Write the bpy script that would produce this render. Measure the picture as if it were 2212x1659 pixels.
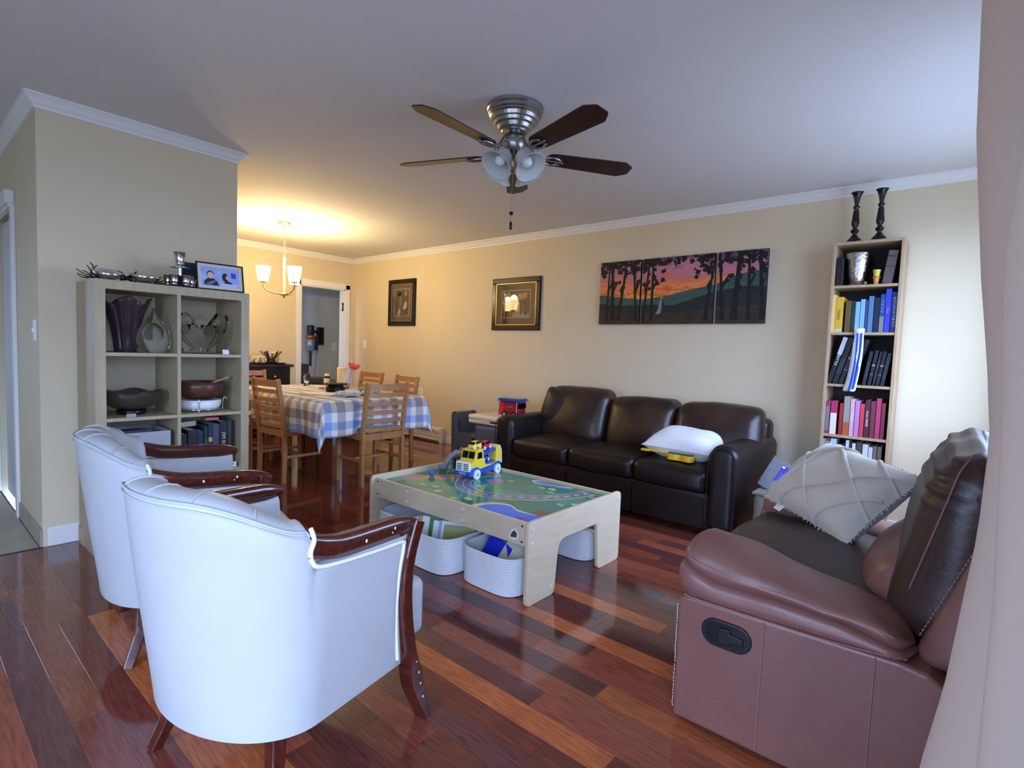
import bpy, bmesh, math, random
from math import sin, cos, pi, radians, sqrt, atan2, exp
from mathutils import Vector, Matrix, Euler, noise
for o in list(bpy.data.objects): bpy.data.objects.remove(o)
SC = bpy.context.scene
COL = SC.collection
rnd = random.Random(7)

# ------------------------------------------------------------------ camera
F, YAW, PIT, ROL, CAMZ = 1152.668, 0.703894687, 0.0616035, 0.0361653, 1.18
_f = Vector((-sin(YAW), cos(YAW), 0)); _r = Vector((cos(YAW), sin(YAW), 0)); _u = Vector((0, 0, 1))
_f2 = _f*cos(PIT) - _u*sin(PIT); _u2 = _u*cos(PIT) + _f*sin(PIT)
_r3 = _r*cos(ROL) + _u2*sin(ROL); _u3 = _u2*cos(ROL) - _r*sin(ROL)
cam = bpy.data.cameras.new('camera'); camo = bpy.data.objects.new('camera', cam); COL.objects.link(camo)
cam.sensor_width = 36; cam.lens = F/2212*36; cam.clip_start = 0.02
camo.matrix_world = Matrix(((_r3.x, _u3.x, -_f2.x, 0), (_r3.y, _u3.y, -_f2.y, 0), (_r3.z, _u3.z, -_f2.z, CAMZ), (0, 0, 0, 1)))
SC.camera = camo

# ------------------------------------------------------------------ daylight
def lin(c):
    return tuple(((x/255)/12.92 if x/255 <= 0.04045 else ((x/255+0.055)/1.055)**2.4) for x in c)
w = bpy.data.worlds.new('sky'); SC.world = w; w.use_nodes = True
_nt = w.node_tree; bg = _nt.nodes['Background']; bg.inputs[1].default_value = 13.5        # overcast sky above dim ground
_tc = _nt.nodes.new('ShaderNodeTexCoord'); _sx = _nt.nodes.new('ShaderNodeSeparateXYZ'); _cr = _nt.nodes.new('ShaderNodeValToRGB')
_mr = _nt.nodes.new('ShaderNodeMapRange'); _mr.inputs[1].default_value = -1; _mr.inputs[2].default_value = 1
_nt.links.new(_tc.outputs['Generated'], _sx.inputs[0]); _nt.links.new(_sx.outputs['Z'], _mr.inputs[0]); _nt.links.new(_mr.outputs[0], _cr.inputs[0]); _nt.links.new(_cr.outputs[0], bg.inputs[0])
_e = _cr.color_ramp.elements; _e[0].position = .46; _e[0].color = (.145, .19, .29, 1); _e[1].position = .52; _e[1].color = (.45, .605, 1.0, 1)
def portal(name, loc, rot, sx, sy):
    l = bpy.data.lights.new(name, 'AREA'); l.shape = 'RECTANGLE'; l.size = sx; l.size_y = sy; l.cycles.is_portal = True
    o = bpy.data.objects.new(name, l); o.location = loc; o.rotation_euler = rot; COL.objects.link(o); return o
WX = 0.30            # inner face of the window wall
portal('front_daylight', (-.75, -2.04, 1.17), (radians(90), 0, 0), 1.4, 1.85)
portal('patio_daylight', (WX+.14, -0.3, 1.02), (0, radians(90), 0), 1.82, 1.2)
portal('window_daylight', (WX+.14, 3.35, 1.47), (0, radians(90), 0), 1.4, 1.7)
portal('added_entry_daylight', (-6.64, -1.2, 1.45), (0, radians(-90), 0), 1.1, .6)  # unseen sidelight added at the hall end to light the hall door
portal('added_back_room_daylight', (-7.55, 2.28, 1.5), (radians(90), 0, 0), .7, 1.2)  # unseen window added to light the back room
SC.view_settings.view_transform = 'Standard'; SC.view_settings.look = 'None'
SC.view_settings.gamma = 1; SC.view_settings.use_curve_mapping = False
SC.view_settings.exposure = 0.36

# ------------------------------------------------------------------ helpers
def node(nt, t, **kw):
    n = nt.nodes.new(t)
    for k, v in kw.items():
        if k.startswith('i_'): n.inputs[k[2:].replace('_', ' ')].default_value = v
        else: setattr(n, k, v)
    return n
_M = {}
def mat(name, rgb, rough=.5, metal=0, var=0, vscale=8, stretch=(1, 1, 1), rgb2=None, bump=0, bscale=60, bstretch=(1, 1, 1), coat=0,
        trans=0, ior=1.45, emit=None, estr=0, sheen=0, rand=0, alpha=1, spec=.5, detail=4, ocol=False, coatr=.05, bdist=.004):
    """procedural principled material; rgb is sRGB 0-255"""
    if name in _M: return _M[name]
    m = bpy.data.materials.new(name); m.use_nodes = True; nt = m.node_tree; L = nt.links.new
    p = nt.nodes['Principled BSDF']; I = p.inputs
    a = (*lin(rgb), 1); I['Base Color'].default_value = a
    I['Roughness'].default_value = rough; I['Metallic'].default_value = metal; I['IOR'].default_value = ior
    I['Transmission Weight'].default_value = trans; I['Coat Weight'].default_value = coat; I['Coat Roughness'].default_value = coatr
    I['Specular IOR Level'].default_value = spec; I['Alpha'].default_value = alpha
    if sheen: I['Sheen Weight'].default_value = sheen
    if emit: I['Emission Color'].default_value = (*lin(emit), 1); I['Emission Strength'].default_value = estr
    tc = None
    def coords(st):
        nonlocal tc
        if tc is None: tc = node(nt, 'ShaderNodeTexCoord')
        mp = node(nt, 'ShaderNodeMapping'); mp.inputs['Scale'].default_value = st
        L(tc.outputs['Object'], mp.inputs['Vector']); return mp.outputs[0]
    src = None
    if var or rgb2:
        n = node(nt, 'ShaderNodeTexNoise', i_Scale=vscale, i_Detail=detail, i_Roughness=.6)
        L(coords(stretch), n.inputs['Vector'])
        b = (*lin(rgb2), 1) if rgb2 else tuple(max(0, x*(1-var)) for x in a[:3])+(1,)
        mr = node(nt, 'ShaderNodeMapRange'); mr.inputs[1].default_value = .32; mr.inputs[2].default_value = .68
        L(n.outputs['Fac'], mr.inputs[0])
        mx = node(nt, 'ShaderNodeMix', data_type='RGBA'); mx.inputs[6].default_value = a; mx.inputs[7].default_value = b
        L(mr.outputs[0], mx.inputs[0]); src = mx.outputs[2]
    if ocol:
        oi = node(nt, 'ShaderNodeObjectInfo')
        mx = node(nt, 'ShaderNodeMix', data_type='RGBA', blend_type='MULTIPLY'); mx.inputs[0].default_value = 1
        if src: L(src, mx.inputs[6])
        else: mx.inputs[6].default_value = a
        L(oi.outputs['Color'], mx.inputs[7]); src = mx.outputs[2]
    if src: L(src, I['Base Color'])
    if bump:
        n = node(nt, 'ShaderNodeTexNoise', i_Scale=bscale, i_Detail=5); L(coords(bstretch), n.inputs['Vector'])
        bp = node(nt, 'ShaderNodeBump', i_Strength=bump, i_Distance=bdist); L(n.outputs['Fac'], bp.inputs['Height']); L(bp.outputs[0], I['Normal'])
    _M[name] = m; return m

class MB:
    """mesh builder"""
    def __init__(s): s.v = []; s.f = []; s.sm = []
    def add(s, vs, fs, smooth=False):
        o = len(s.v); s.v += [tuple(v) for v in vs]; s.f += [tuple(i+o for i in f) for f in fs]; s.sm += [smooth]*len(fs); return s
    def box(s, x0, x1, y0, y1, z0, z1, M=None):
        vs = [Vector((x, y, z)) for x in (x0, x1) for y in (y0, y1) for z in (z0, z1)]
        if M: vs = [M @ v for v in vs]
        return s.add(vs, [(0, 1, 3, 2), (4, 6, 7, 5), (0, 4, 5, 1), (2, 3, 7, 6), (0, 2, 6, 4), (1, 5, 7, 3)])
    def rbox(s, size, r, n=4, c=(0, 0, 0), puff=(0, 0, 0), fn=None, M=None, k=3):
        """rounded, optionally puffed box: k segments per corner, n per flat side"""
        H = [a/2 for a in size]; r = min([r]+[h*.98 for h in H]); idx = {}; vs = []; fs = []
        AX = []
        for h in H:
            e = h-r; L = [-h+r*(1-cos(i/k*pi/2)) if 0 else -h+r*i/k for i in range(k)]+[-e+2*e*i/n for i in range(n+1)]
            L += [-x for x in L[:k]][::-1]; AX.append(L)
        N = n+2*k
        def pt(t):
            key = tuple(t)
            if key in idx: return idx[key]
            v = Vector([AX[a][t[a]] for a in range(3)]); c0 = Vector([max(-(H[a]-r), min(H[a]-r, v[a])) for a in range(3)])
            d = v-c0
            if d.length > 1e-9: v = c0+d.normalized()*max(abs(x) for x in d)
            X, Y, Z = v.x/H[0], v.y/H[1], v.z/H[2]
            v.x += puff[0]*X*(1-Y*Y)*(1-Z*Z); v.y += puff[1]*Y*(1-X*X)*(1-Z*Z); v.z += puff[2]*Z*(1-X*X)*(1-Y*Y)
            if fn: v = fn(v, X, Y, Z)
            v = v+Vector(c)
            if M: v = M @ v
            idx[key] = len(vs); vs.append(v); return idx[key]
        for ax in range(3):
            for side in (0, N):
                for a in range(N):
                    for b in range(N):
                        q = []
                        for (da, db) in ((0, 0), (1, 0), (1, 1), (0, 1)):
                            t = [0, 0, 0]; t[ax] = side; t[(ax+1) % 3] = a+da; t[(ax+2) % 3] = b+db; q.append(pt(t))
                        fs.append(tuple(q if side else q[::-1]))
        return s.add(vs, fs, True)
    def rings(s, rings, closed=True, cap=True, smooth=True):
        n = len(rings[0]); vs = [p for r in rings for p in r]; fs = []
        for i in range(len(rings)-1):
            for j in range(n if closed else n-1):
                k = (j+1) % n; fs.append((i*n+j, i*n+k, (i+1)*n+k, (i+1)*n+j))
        s.add(vs, fs, smooth)
        if cap and closed:
            s.add(rings[0], [tuple(range(n))[::-1]], False); s.add(rings[-1], [tuple(range(n))], False)
        return s
    def lathe(s, prof, n=24, c=(0, 0, 0), M=None, cap=True, smooth=True):
        R = []
        for r, z in prof:
            q = [Vector((c[0]+r*cos(2*pi*i/n), c[1]+r*sin(2*pi*i/n), c[2]+z)) for i in range(n)]
            R.append([M @ v for v in q] if M else q)
        return s.rings(R, True, cap, smooth)
    def tube(s, path, r, n=8, cap=True, flat=None):
        """r: radius or list; flat=(a,b) scales along side/up"""
        P = [Vector(p) for p in path]; R = []; up = None
        for i, p in enumerate(P):
            t = (P[min(i+1, len(P)-1)]-P[max(i-1, 0)])
            if t.length < 1e-9: t = Vector((0, 0, 1))
            t.normalize()
            if up is None:
                up = Vector((0, 0, 1)) if abs(t.z) < .95 else Vector((0, 1, 0))
            sd = t.cross(up)
            if sd.length < 1e-6: sd = Vector((1, 0, 0))
            sd.normalize(); u2 = sd.cross(t).normalized(); up = u2
            rr = r[i] if isinstance(r, (list, tuple)) else r
            a, b = flat if flat else (1, 1)
            R.append([p+sd*(rr*a*cos(2*pi*k/n))+u2*(rr*b*sin(2*pi*k/n)) for k in range(n)])
        return s.rings(R, True, cap, True)
    def sweep(s, path, sec, smooth=False, upv=(0, 0, 1)):
        """sweep rectangle-like section [(side,up)..] (or list per point) along path keeping up vector"""
        P = [Vector(p) for p in path]; R = []
        for i, p in enumerate(P):
            t = (P[min(i+1, len(P)-1)]-P[max(i-1, 0)]).normalized(); up = Vector(upv)
            sd = t.cross(up).normalized(); u2 = sd.cross(t).normalized()
            sc = sec[i] if isinstance(sec[0][0], (list, tuple)) else sec
            R.append([p+sd*a+u2*b for a, b in sc])
        return s.rings(R, True, True, smooth)
    def cyl(s, p0, p1, r0, r1=None, n=12): return s.tube([p0, p1], [r0, r0 if r1 is None else r1], n)
    def ell(s, c, r, n=12, m=8, M=None):
        R = []
        for j in range(m+1):
            a = -pi/2+pi*j/m; q = [Vector((c[0]+r[0]*cos(a)*cos(2*pi*i/n), c[1]+r[1]*cos(a)*sin(2*pi*i/n), c[2]+r[2]*sin(a))) for i in range(n)]
            R.append([M @ v for v in q] if M else q)
        return s.rings(R, True, False, True)
    def prism(s, poly, d0, d1, ax='z', M=None):
        """extrude polygon (2D) between d0,d1 along axis; ax 'z': (x,y); 'x': (y,z); 'y': (x,z)"""
        def mk(p, d):
            v = {'z': (p[0], p[1], d), 'x': (d, p[0], p[1]), 'y': (p[0], d, p[1])}[ax]; v = Vector(v); return M @ v if M else v
        n = len(poly); vs = [mk(p, d0) for p in poly]+[mk(p, d1) for p in poly]
        fs = [tuple(range(n))[::-1], tuple(range(n, 2*n))]+[(i, (i+1) % n, n+(i+1) % n, n+i) for i in range(n)]
        return s.add(vs, fs)
    def grid(s, fn, nu, nv, smooth=True, closeu=False):
        vs = [fn(i/(nu if closeu else nu), j/nv) for j in range(nv+1) for i in range(nu+(0 if closeu else 1))]
        W = nu+(0 if closeu else 1); fs = []
        for j in range(nv):
            for i in range(nu):
                k = (i+1) % W; fs.append((j*W+i, j*W+k, (j+1)*W+k, (j+1)*W+i))
        return s.add(vs, fs, smooth)
    def mesh(s, name, m=None, bevel=0, fixn=True):
        me = bpy.data.meshes.new(name); me.from_pydata(s.v, [], s.f)
        for p, q in zip(me.polygons, s.sm): p.use_smooth = q
        if m: me.materials.append(m)
        if fixn:
            b = bmesh.new(); b.from_mesh(me); bmesh.ops.recalc_face_normals(b, faces=b.faces); b.to_mesh(me); b.free()
        return me
    def build(s, name, m=None, parent=None, loc=None, rot=None, bevel=0, seg=2, solid=0, sub=0, fixn=True):
        o = bpy.data.objects.new(name, s.mesh(name, m, fixn=fixn)); COL.objects.link(o)
        if parent: o.parent = parent
        if loc is not None: o.location = loc
        if rot is not None: o.rotation_euler = rot
        if solid: md = o.modifiers.new('s', 'SOLIDIFY'); md.thickness = solid; md.offset = 0
        if sub: md = o.modifiers.new('u', 'SUBSURF'); md.levels = sub; md.render_levels = sub
        if bevel:
            md = o.modifiers.new('b', 'BEVEL'); md.width = bevel; md.segments = seg; md.limit_method = 'ANGLE'; md.angle_limit = radians(40)
        return o
def tag(o, label, cat, group=None):
    o['label'] = label; o['category'] = cat
    if group: o['group'] = group
    return o
def thing(name, label, cat, loc=(0, 0, 0), rz=0, group=None):
    o = bpy.data.objects.new(name, None); COL.objects.link(o); o.empty_display_size = .1
    o.location = loc; o.rotation_euler = (0, 0, rz); return tag(o, label, cat, group)
def struct(name, mb, m, bevel=0, **k):
    o = mb.build(name, m, bevel=bevel, **k); o['kind'] = 'structure'; return o
def copy_tree(o, parent=None, top=True, **kw):
    c = o.copy(); COL.objects.link(c); c.parent = parent
    for ch in list(o.children): copy_tree(ch, c, False)
    return c
def spline(pts, n):
    """catmull-rom through tuples, n samples total"""
    P = [Vector(p) if len(p) == 3 else Vector((p[0], p[1], 0)) for p in pts]; out = []; m = len(P)-1
    for i in range(n):
        t = i/(n-1)*m; k = min(int(t), m-1); u = t-k
        a, b, c, d = P[max(k-1, 0)], P[k], P[k+1], P[min(k+2, m)]
        out.append(.5*((2*b)+(c-a)*u+(2*a-5*b+4*c-d)*u*u+(3*b-a-3*c+d)*u**3))
    return out
def lerpt(tab, x):
    if x <= tab[0][0]: return tab[0][1]
    for (a, b), (c, d) in zip(tab, tab[1:]):
        if x <= c: return b+(d-b)*(x-a)/(c-a)
    return tab[-1][1]
def smooth01(t): t = max(0, min(1, t)); return t*t*(3-2*t)
def textmesh(s, size, depth=.0004, sx=1):
    c = bpy.data.curves.new('t', 'FONT'); c.body = s; c.size = size; c.extrude = depth; c.align_x = 'CENTER'; c.align_y = 'CENTER'; c.resolution_u = 2
    o = bpy.data.objects.new('t', c); COL.objects.link(o); dg = bpy.context.evaluated_depsgraph_get()
    me = bpy.data.meshes.new_from_object(o.evaluated_get(dg)); bpy.data.objects.remove(o); bpy.data.curves.remove(c)
    for v in me.vertices: v.co.x *= sx
    return me
def puttext(s, size, name, m, parent, M, sx=1):
    me = textmesh(s, size, sx=sx); me.materials.append(m); o = bpy.data.objects.new(name, me); COL.objects.link(o); o.parent = parent
    o.matrix_basis = M; return o

# ------------------------------------------------------------------ common materials
CREAM = mat('wall_paint', (219, 205, 173), .75, var=.04, vscale=2, bump=.15, bscale=180, bdist=.002)
GREYW = mat('grey_wall_paint', (205, 208, 206), .75, bump=.1, bscale=180, bdist=.002)
CEIL = mat('ceiling_paint', (222, 219, 214), .85, bump=.5, bscale=45, bdist=.006)
TRIM = mat('white_trim_paint', (232, 232, 228), .45)
WHITE = mat('white_plastic', (238, 238, 236), .35)
BLACK = mat('black_plastic', (14, 14, 16), .4)
CHROME = mat('polished_metal', (225, 225, 228), .12, 1)
NICKEL = mat('brushed_nickel', (170, 168, 165), .28, 1, bump=.08, bscale=60, bstretch=(1, 1, 30))
GLASS = mat('clear_glass', (255, 255, 255), .02, 0, trans=1, ior=1.45)
# ================================================================== THE ROOM
CH = 2.44; LW = 4.525; EX = -6.98; BXW = -3.833; BY0, BY1 = .544, 1.572; FY = -1.9
# ---- floor planks
PW = .0935; Y0 = 1.275-PW*34
PLANK = mat('jatoba_plank', (255, 255, 255), .10, rgb2=(196, 186, 180), vscale=7, stretch=(1.3, 14, 1), ocol=True, coat=.35, coatr=.06, spec=.5, bump=.02, bscale=30, bstretch=(1, 12, 1))
nt = PLANK.node_tree
SUB = mat('dark_subfloor', (30, 16, 14), .6)
floor = struct('floor', MB().box(BXW, WX, FY, LW, -.06, -.012).box(-7.0, BXW, BY1, LW, -.06, -.012), SUB)
DK, MD, OR, RD, PU = (84, 46, 40), (126, 68, 50), (164, 92, 54), (108, 54, 43), (88, 52, 50)
known = {33: [(-3.0, RD), (-.895, RD), (.3, MD)], 34: [(-2.6, DK), (-.71, OR), (.3, MD)], 35: [(-2.3, RD), (-1.04, PU), (.3, MD)],
         36: [(-2.9, MD), (-1.65, RD), (.3, MD)], 37: [(-2.2, OR), (-.90, PU), (.3, OR)], 38: [(-2.8, MD), (-1.25, MD), (.3, MD)],
         39: [(-2.1, RD), (-1.06, DK), (.3, MD)], 40: [(-1.9, MD), (-1.34, OR), (.3, OR)], 41: [(-2.9, PU), (-1.15, RD), (.3, DK)],
         32: [(-2.7, DK), (-1.9, MD), (.3, PU)], 31: [(-2.0, RD), (-1.17, RD), (.3, OR)], 30: [(-1.35, DK), (.3, MD)], 29: [(-1.8, MD), (-1.2, DK), (.3, RD)]}
fr = random.Random(11); planks = []
for r in range(0, 70):
    y0 = Y0+r*PW; y1 = min(y0+PW, LW); y0 = max(y0, FY)
    if y1-y0 < .01: continue
    xl = -6.97 if y0 >= BY1-.02 else BXW
    segs = []
    if r in known:
        x = xl; first = known[r][0][0]
        while x < first-1.5: L = fr.uniform(.6, 1.3); segs.append((x, x+L, fr.choice([DK, MD, RD, PU, DK]))); x += L
        for e, c in known[r]: segs.append((x, min(e, WX), c)); x = e
    else:
        x = xl; L = fr.uniform(.2, 1.1)
        while x < WX-.02:
            e = min(x+L, WX)
            if WX-e < .15: e = WX
            segs.append((x, e, fr.choice([DK, MD, MD, RD, RD, PU, OR]))); x = e; L = fr.uniform(.55, 1.35)
    for a, b, c in segs:
        if b-a > .02: planks.append((a, b, y0, y1, c))
def _score(p):
    cx, cy = (p[0]+p[1])/2, (p[2]+p[3])/2; d = Vector((cx, cy, -CAMZ)); z = d.dot(_f2)
    if z < .3: return 0
    px = 1106+F*d.dot(_r3)/z; py = 829.5-F*d.dot(_u3)/z
    if not (-250 < px < 2300 and py < 1850): return 0
    return (p[1]-p[0])/z**2
planks.sort(key=_score, reverse=True); rest = MB()
pr = random.Random(5)
def pcol(c):
    k = pr.uniform(1.35, 1.9); return tuple(min(1, x*k) for x in lin(c))
def plank_mesh(mb, a, b, y0, y1, ox=0, oy=0):
    g = .0003; e = .0003; z = 0; a += g; b -= g; y0 += g; y1 -= g
    lo = [(a, y0), (b, y0), (b, y1), (a, y1)]; hi = [(a+e, y0+e), (b-e, y0+e), (b-e, y1-e), (a+e, y1-e)]
    vs = [(x-ox, y-oy, -.018) for x, y in lo]+[(x-ox, y-oy, -e*.7) for x, y in lo]+[(x-ox, y-oy, 0) for x, y in hi]
    fs = [(8, 9, 10, 11)]+[(i, (i+1) % 4, 4+(i+1) % 4, 4+i) for i in range(4)]+[(4+i, 4+(i+1) % 4, 8+(i+1) % 4, 8+i) for i in range(4)]
    mb.add(vs, fs)
for i, (a, b, y0, y1, c) in enumerate(planks):
    if i < 300:
        mb = MB(); plank_mesh(mb, a, b, y0, y1, (a+b)/2, (y0+y1)/2)
        o = mb.build('plank', PLANK, floor, ((a+b)/2, (y0+y1)/2, 0), fixn=False); o.color = (*pcol(c), 1)
    else: plank_mesh(rest, a, b, y0, y1)
o = rest.build('far_planks', PLANK, floor, fixn=False); o['kind'] = 'stuff'; o.color = (*lin((118, 64, 50)), 1)
# ---- tiled hall floor
TILE = mat('stone_tile', (178, 172, 152), .3, rgb2=(158, 152, 134), vscale=5, bump=.03)
GROUT = mat('grout', (120, 114, 102), .9)
hall = struct('floor_hall', MB().box(-6.5, BXW, FY, BY0, -.06, -.006), GROUT)
tw = .33; me = None
for i in range(8):
    for j in range(8):
        x1 = BXW-i*tw; x0 = max(x1-tw, -6.5); y1 = BY0-.012-j*tw; y0 = max(y1-tw, FY)
        if x1-x0 < .05 or y1-y0 < .05: continue
        MB().box(x0+.002, x1-.002, y0+.002, y1-.002, -.02, .001).build('tile', TILE, hall, bevel=.001, seg=1)
for i in range(3):
    x1 = BXW+.002-i*.27; MB().box(x1-.268, x1-.001, BY0-.012, BY0-.001, .001, .10).build('skirting_tile', TILE, hall, bevel=.001, seg=1)
# threshold strip
MB().box(BXW-.001, BXW+.012, FY, BY0, -.01, .003).build('threshold', mat('threshold_wood', (60, 34, 28), .4), hall)
# ---- ceiling + walls
struct('ceiling', MB().box(-9.2, WX+.14, FY-.14, LW+1.3, CH, CH+.1), CEIL)
struct('wall_back', MB().box(-7.12, WX+.14, LW, LW+.12, -.06, CH), CREAM)
T = .12
wd = MB()                                                     # dining end wall with doorway
DY0, DY1, DZ = 3.70, 4.385, 1.985
wd.box(EX-T, EX, BY1-.2, DY0, -.06, CH).box(EX-T, EX, DY1, LW+1.2, -.06, CH).box(EX-T, EX, DY0, DY1, DZ, CH)
struct('wall_dining', wd, CREAM)
struct('wall_partition', MB().box(BXW-.12, BXW, BY0, BY1, -.06, CH), CREAM)
struct('wall_dining_side', MB().box(-7.0, BXW-.12, BY1-.12, BY1, -.06, CH), CREAM)
wh = MB()                                                     # hall side of the partition with its doorway
HX1, HX0, HZ = -4.62, -5.42, 1.98
wh.box(HX1, BXW-.12, BY0, BY0+.12, -.06, CH).box(-6.5, HX0, BY0, BY0+.12, -.06, CH).box(HX0, HX1, BY0, BY0+.12, HZ, CH)
struct('wall_hall', wh, CREAM)
struct('wall_hall_closet', MB().box(-5.6, -4.4, BY0+.5, BY0+.56, 0, CH), GREYW)
ww = MB()                                                     # window wall
PY0, PY1, PZ0, PZ1 = -.90, .30, .11, 1.93
QY0, QY1, QZ0, QZ1 = 2.5, 4.2, .77, 2.17
for a, b, z0, z1 in ((FY-.12, PY0, -.06, CH), (PY0, PY1, -.06, PZ0), (PY0, PY1, PZ1, CH), (PY1, QY0, -.06, CH), (QY0, QY1, -.06, QZ0), (QY0, QY1, QZ1, CH), (QY1, LW, -.06, CH)):
    ww.box(WX, WX+T, a, b, z0, z1)
struct('wall_window', ww, CREAM)
wf_ = MB()
NX0, NX1, NZ0, NZ1 = -1.45, -.05, .25, 2.10
for a, b, z0, z1 in ((-6.6, NX0, -.06, CH), (NX1, WX+T, -.06, CH), (NX0, NX1, -.06, NZ0), (NX0, NX1, NZ1, CH)): wf_.box(a, b, FY-.12, FY, z0, z1)
struct('wall_front', wf_, CREAM)
w3 = MB(); e = .05
w3.box(NX0, NX1, FY-.09, FY-.03, NZ0, NZ0+e).box(NX0, NX1, FY-.09, FY-.03, NZ1-e, NZ1).box(NX0, NX0+e, FY-.09, FY-.03, NZ0, NZ1).box(NX1-e, NX1, FY-.09, FY-.03, NZ0, NZ1).box(-.775, -.725, FY-.09, FY-.03, NZ0, NZ1)
struct('window_2', w3, TRIM)
we = MB()
for a, b, z0, z1 in ((FY, -1.5, -.06, CH), (-1.5, -.9, 2.0, CH), (-1.5, -.9, -.06, .9), (-.9, BY1, -.06, CH)): we.box(-6.62, -6.5, a, b, z0, z1)  # gap in this wall is an added opening that lets light into the hall
we.box(-7.1, -6.62, BY1-.24, BY1-.12, -.06, CH)
struct('wall_entry', we, CREAM)
# back room seen through the doorway
struct('floor_back_room', MB().box(-8.72, EX-.0, 2.1, LW+1.2, -.06, -.002), mat('back_room_floor', (120, 92, 70), .4, var=.2))
struct('wall_back_room', MB().box(-8.72, -8.6+.6, 2.2, LW+1.2, -.06, CH), GREYW)
struct('wall_back_room_far', MB().box(-8.6, EX-T, LW+1.1, LW+1.2, -.06, CH), GREYW)
wb = MB()
for a, b, z0, z1 in ((-8.0, -7.9, 0, CH), (-7.2, EX-T, 0, CH), (-7.9, -7.2, 2.1, CH), (-7.9, -7.2, 0, .9)): wb.box(a, b, 2.3, 2.4, z0, z1)  # opening added in this unseen wall so the back room is lit
struct('wall_back_room_side', wb, GREYW)
# window joinery
def sash(name, y0, y1, z0, z1, n):
    m = MB(); x0, x1 = WX+.03, WX+.09; e = .05
    m.box(x0, x1, y0, y1, z0, z0+e).box(x0, x1, y0, y1, z1-e, z1).box(x0, x1, y0, y0+e, z0, z1).box(x0, x1, y1-e, y1, z0, z1)
    for k in range(1, n): yy = y0+(y1-y0)*k/n; m.box(x0, x1, yy-e/2, yy+e/2, z0, z1)
    o = struct(name, m, TRIM)
    MB().box(WX-.015, WX, y0-.07, y1+.07, z0-.07, z0).box(WX-.015, WX, y0-.07, y1+.07, z1, z1+.07).box(WX-.015, WX, y0-.07, y0, z0, z1).box(WX-.015, WX, y1, y1+.07, z0, z1).build('casing', TRIM, o)
sash('window_1', QY0, QY1, QZ0, QZ1, 2); sash('window_3', PY0, PY1, PZ0, PZ1, 2)
# ---- crown moulding
CPROF = [(0, 0), (0, -.068), (.008, -.068), (.010, -.056), (.022, -.044), (.032, -.026), (.046, -.012), (.052, -.010), (.052, 0)]
def crown(name, pts, inward):
    """pts: polyline on wall; inward: list of per-point offset dirs (mitred)"""
    R = []
    for (x, y), (ix, iy) in zip(pts, inward): R.append([Vector((x+ix*a, y+iy*a, CH+b)) for a, b in CPROF])
    o = struct(name, MB().rings(R, True, True, False), TRIM); return o
crown('trim_1', [(EX, LW), (WX, LW)], [(1, -1), (-1, -1)])
crown('trim_2', [(EX, BY1), (EX, LW)], [(1, 1), (1, -1)])
crown('trim_3', [(-6.5, BY0), (BXW, BY0), (BXW, BY1), (EX, BY1)], [(1, -1), (1, -1), (1, 1), (1, 1)])
crown('trim_4', [(WX, LW), (WX, FY)], [(-1, -1), (-1, 1)])
# ---- baseboards
def bboard(name, x0, x1, y0, y1, h=.10): return struct(name, MB().box(x0, x1, y0, y1, 0, h), TRIM, bevel=.006)
bboard('baseboard_back', -4.885, WX, LW-.014, LW); bboard('baseboard_partition', BXW, BXW+.014, BY0+.02, BY1, .11)
bboard('baseboard_dining', EX, EX+.014, BY1, DY0-.07); bboard('baseboard_window', WX-.014, WX, .65, LW-.014)
# ---- dining doorway casing
d1 = MB(); c = .068
d1.box(EX, EX+.018, DY0-c, DY0, 0, DZ+c).box(EX, EX+.018, DY1, DY1+c, 0, DZ+c).box(EX, EX+.018, DY0-c, DY1+c, DZ, DZ+c+.012)
o = struct('door_1', d1, TRIM, bevel=.004)
MB().box(EX-T, EX+.006, DY0-.001, DY0+.016, 0, DZ).box(EX-T, EX+.006, DY1-.016, DY1+.001, 0, DZ).box(EX-T, EX+.006, DY0, DY1, DZ-.016, DZ+.001).build('jamb', TRIM, o)
mz = MB(); mz.rbox((.012, .022, .11), .005, n=2, c=(EX-.02, DY1-.024, 1.73)); mz.rbox((.014, .03, .03), .006, n=2, c=(EX-.02, DY1-.026, 1.78)); mz.rbox((.014, .03, .03), .006, n=2, c=(EX-.02, DY1-.026, 1.69))
m_ = mz.build('mezuzah_case', mat('aged_bronze', (70, 62, 50), .35, .8), None)
tag(m_, 'small dark metal case fixed to the inner door jamb', 'mezuzah')
# ---- hall door
d2 = struct('door_2', MB().box(HX1, HX1+.07, BY0-.02, BY0, 0, HZ).box(HX0-.07, HX0, BY0-.02, BY0, 0, HZ).box(HX0-.09, HX1+.05, BY0-.045, BY0, HZ, HZ+.085).box(HX0-.09, HX1+.05, BY0-.03, BY0, HZ-.02, HZ), TRIM, bevel=.004)
MB().box(HX0+.03, HX1-.1, BY0+.03, BY0+.07, .01, HZ-.02).build('door_leaf', mat('door_grey_white', (205, 208, 212), .45), d2, bevel=.003)
MB().box(HX1-.1, HX1-.02, BY0+.05, BY0+.09, .01, HZ-.02).build('door_edge', mat('dark_gap', (40, 40, 44), .5), d2)
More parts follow.
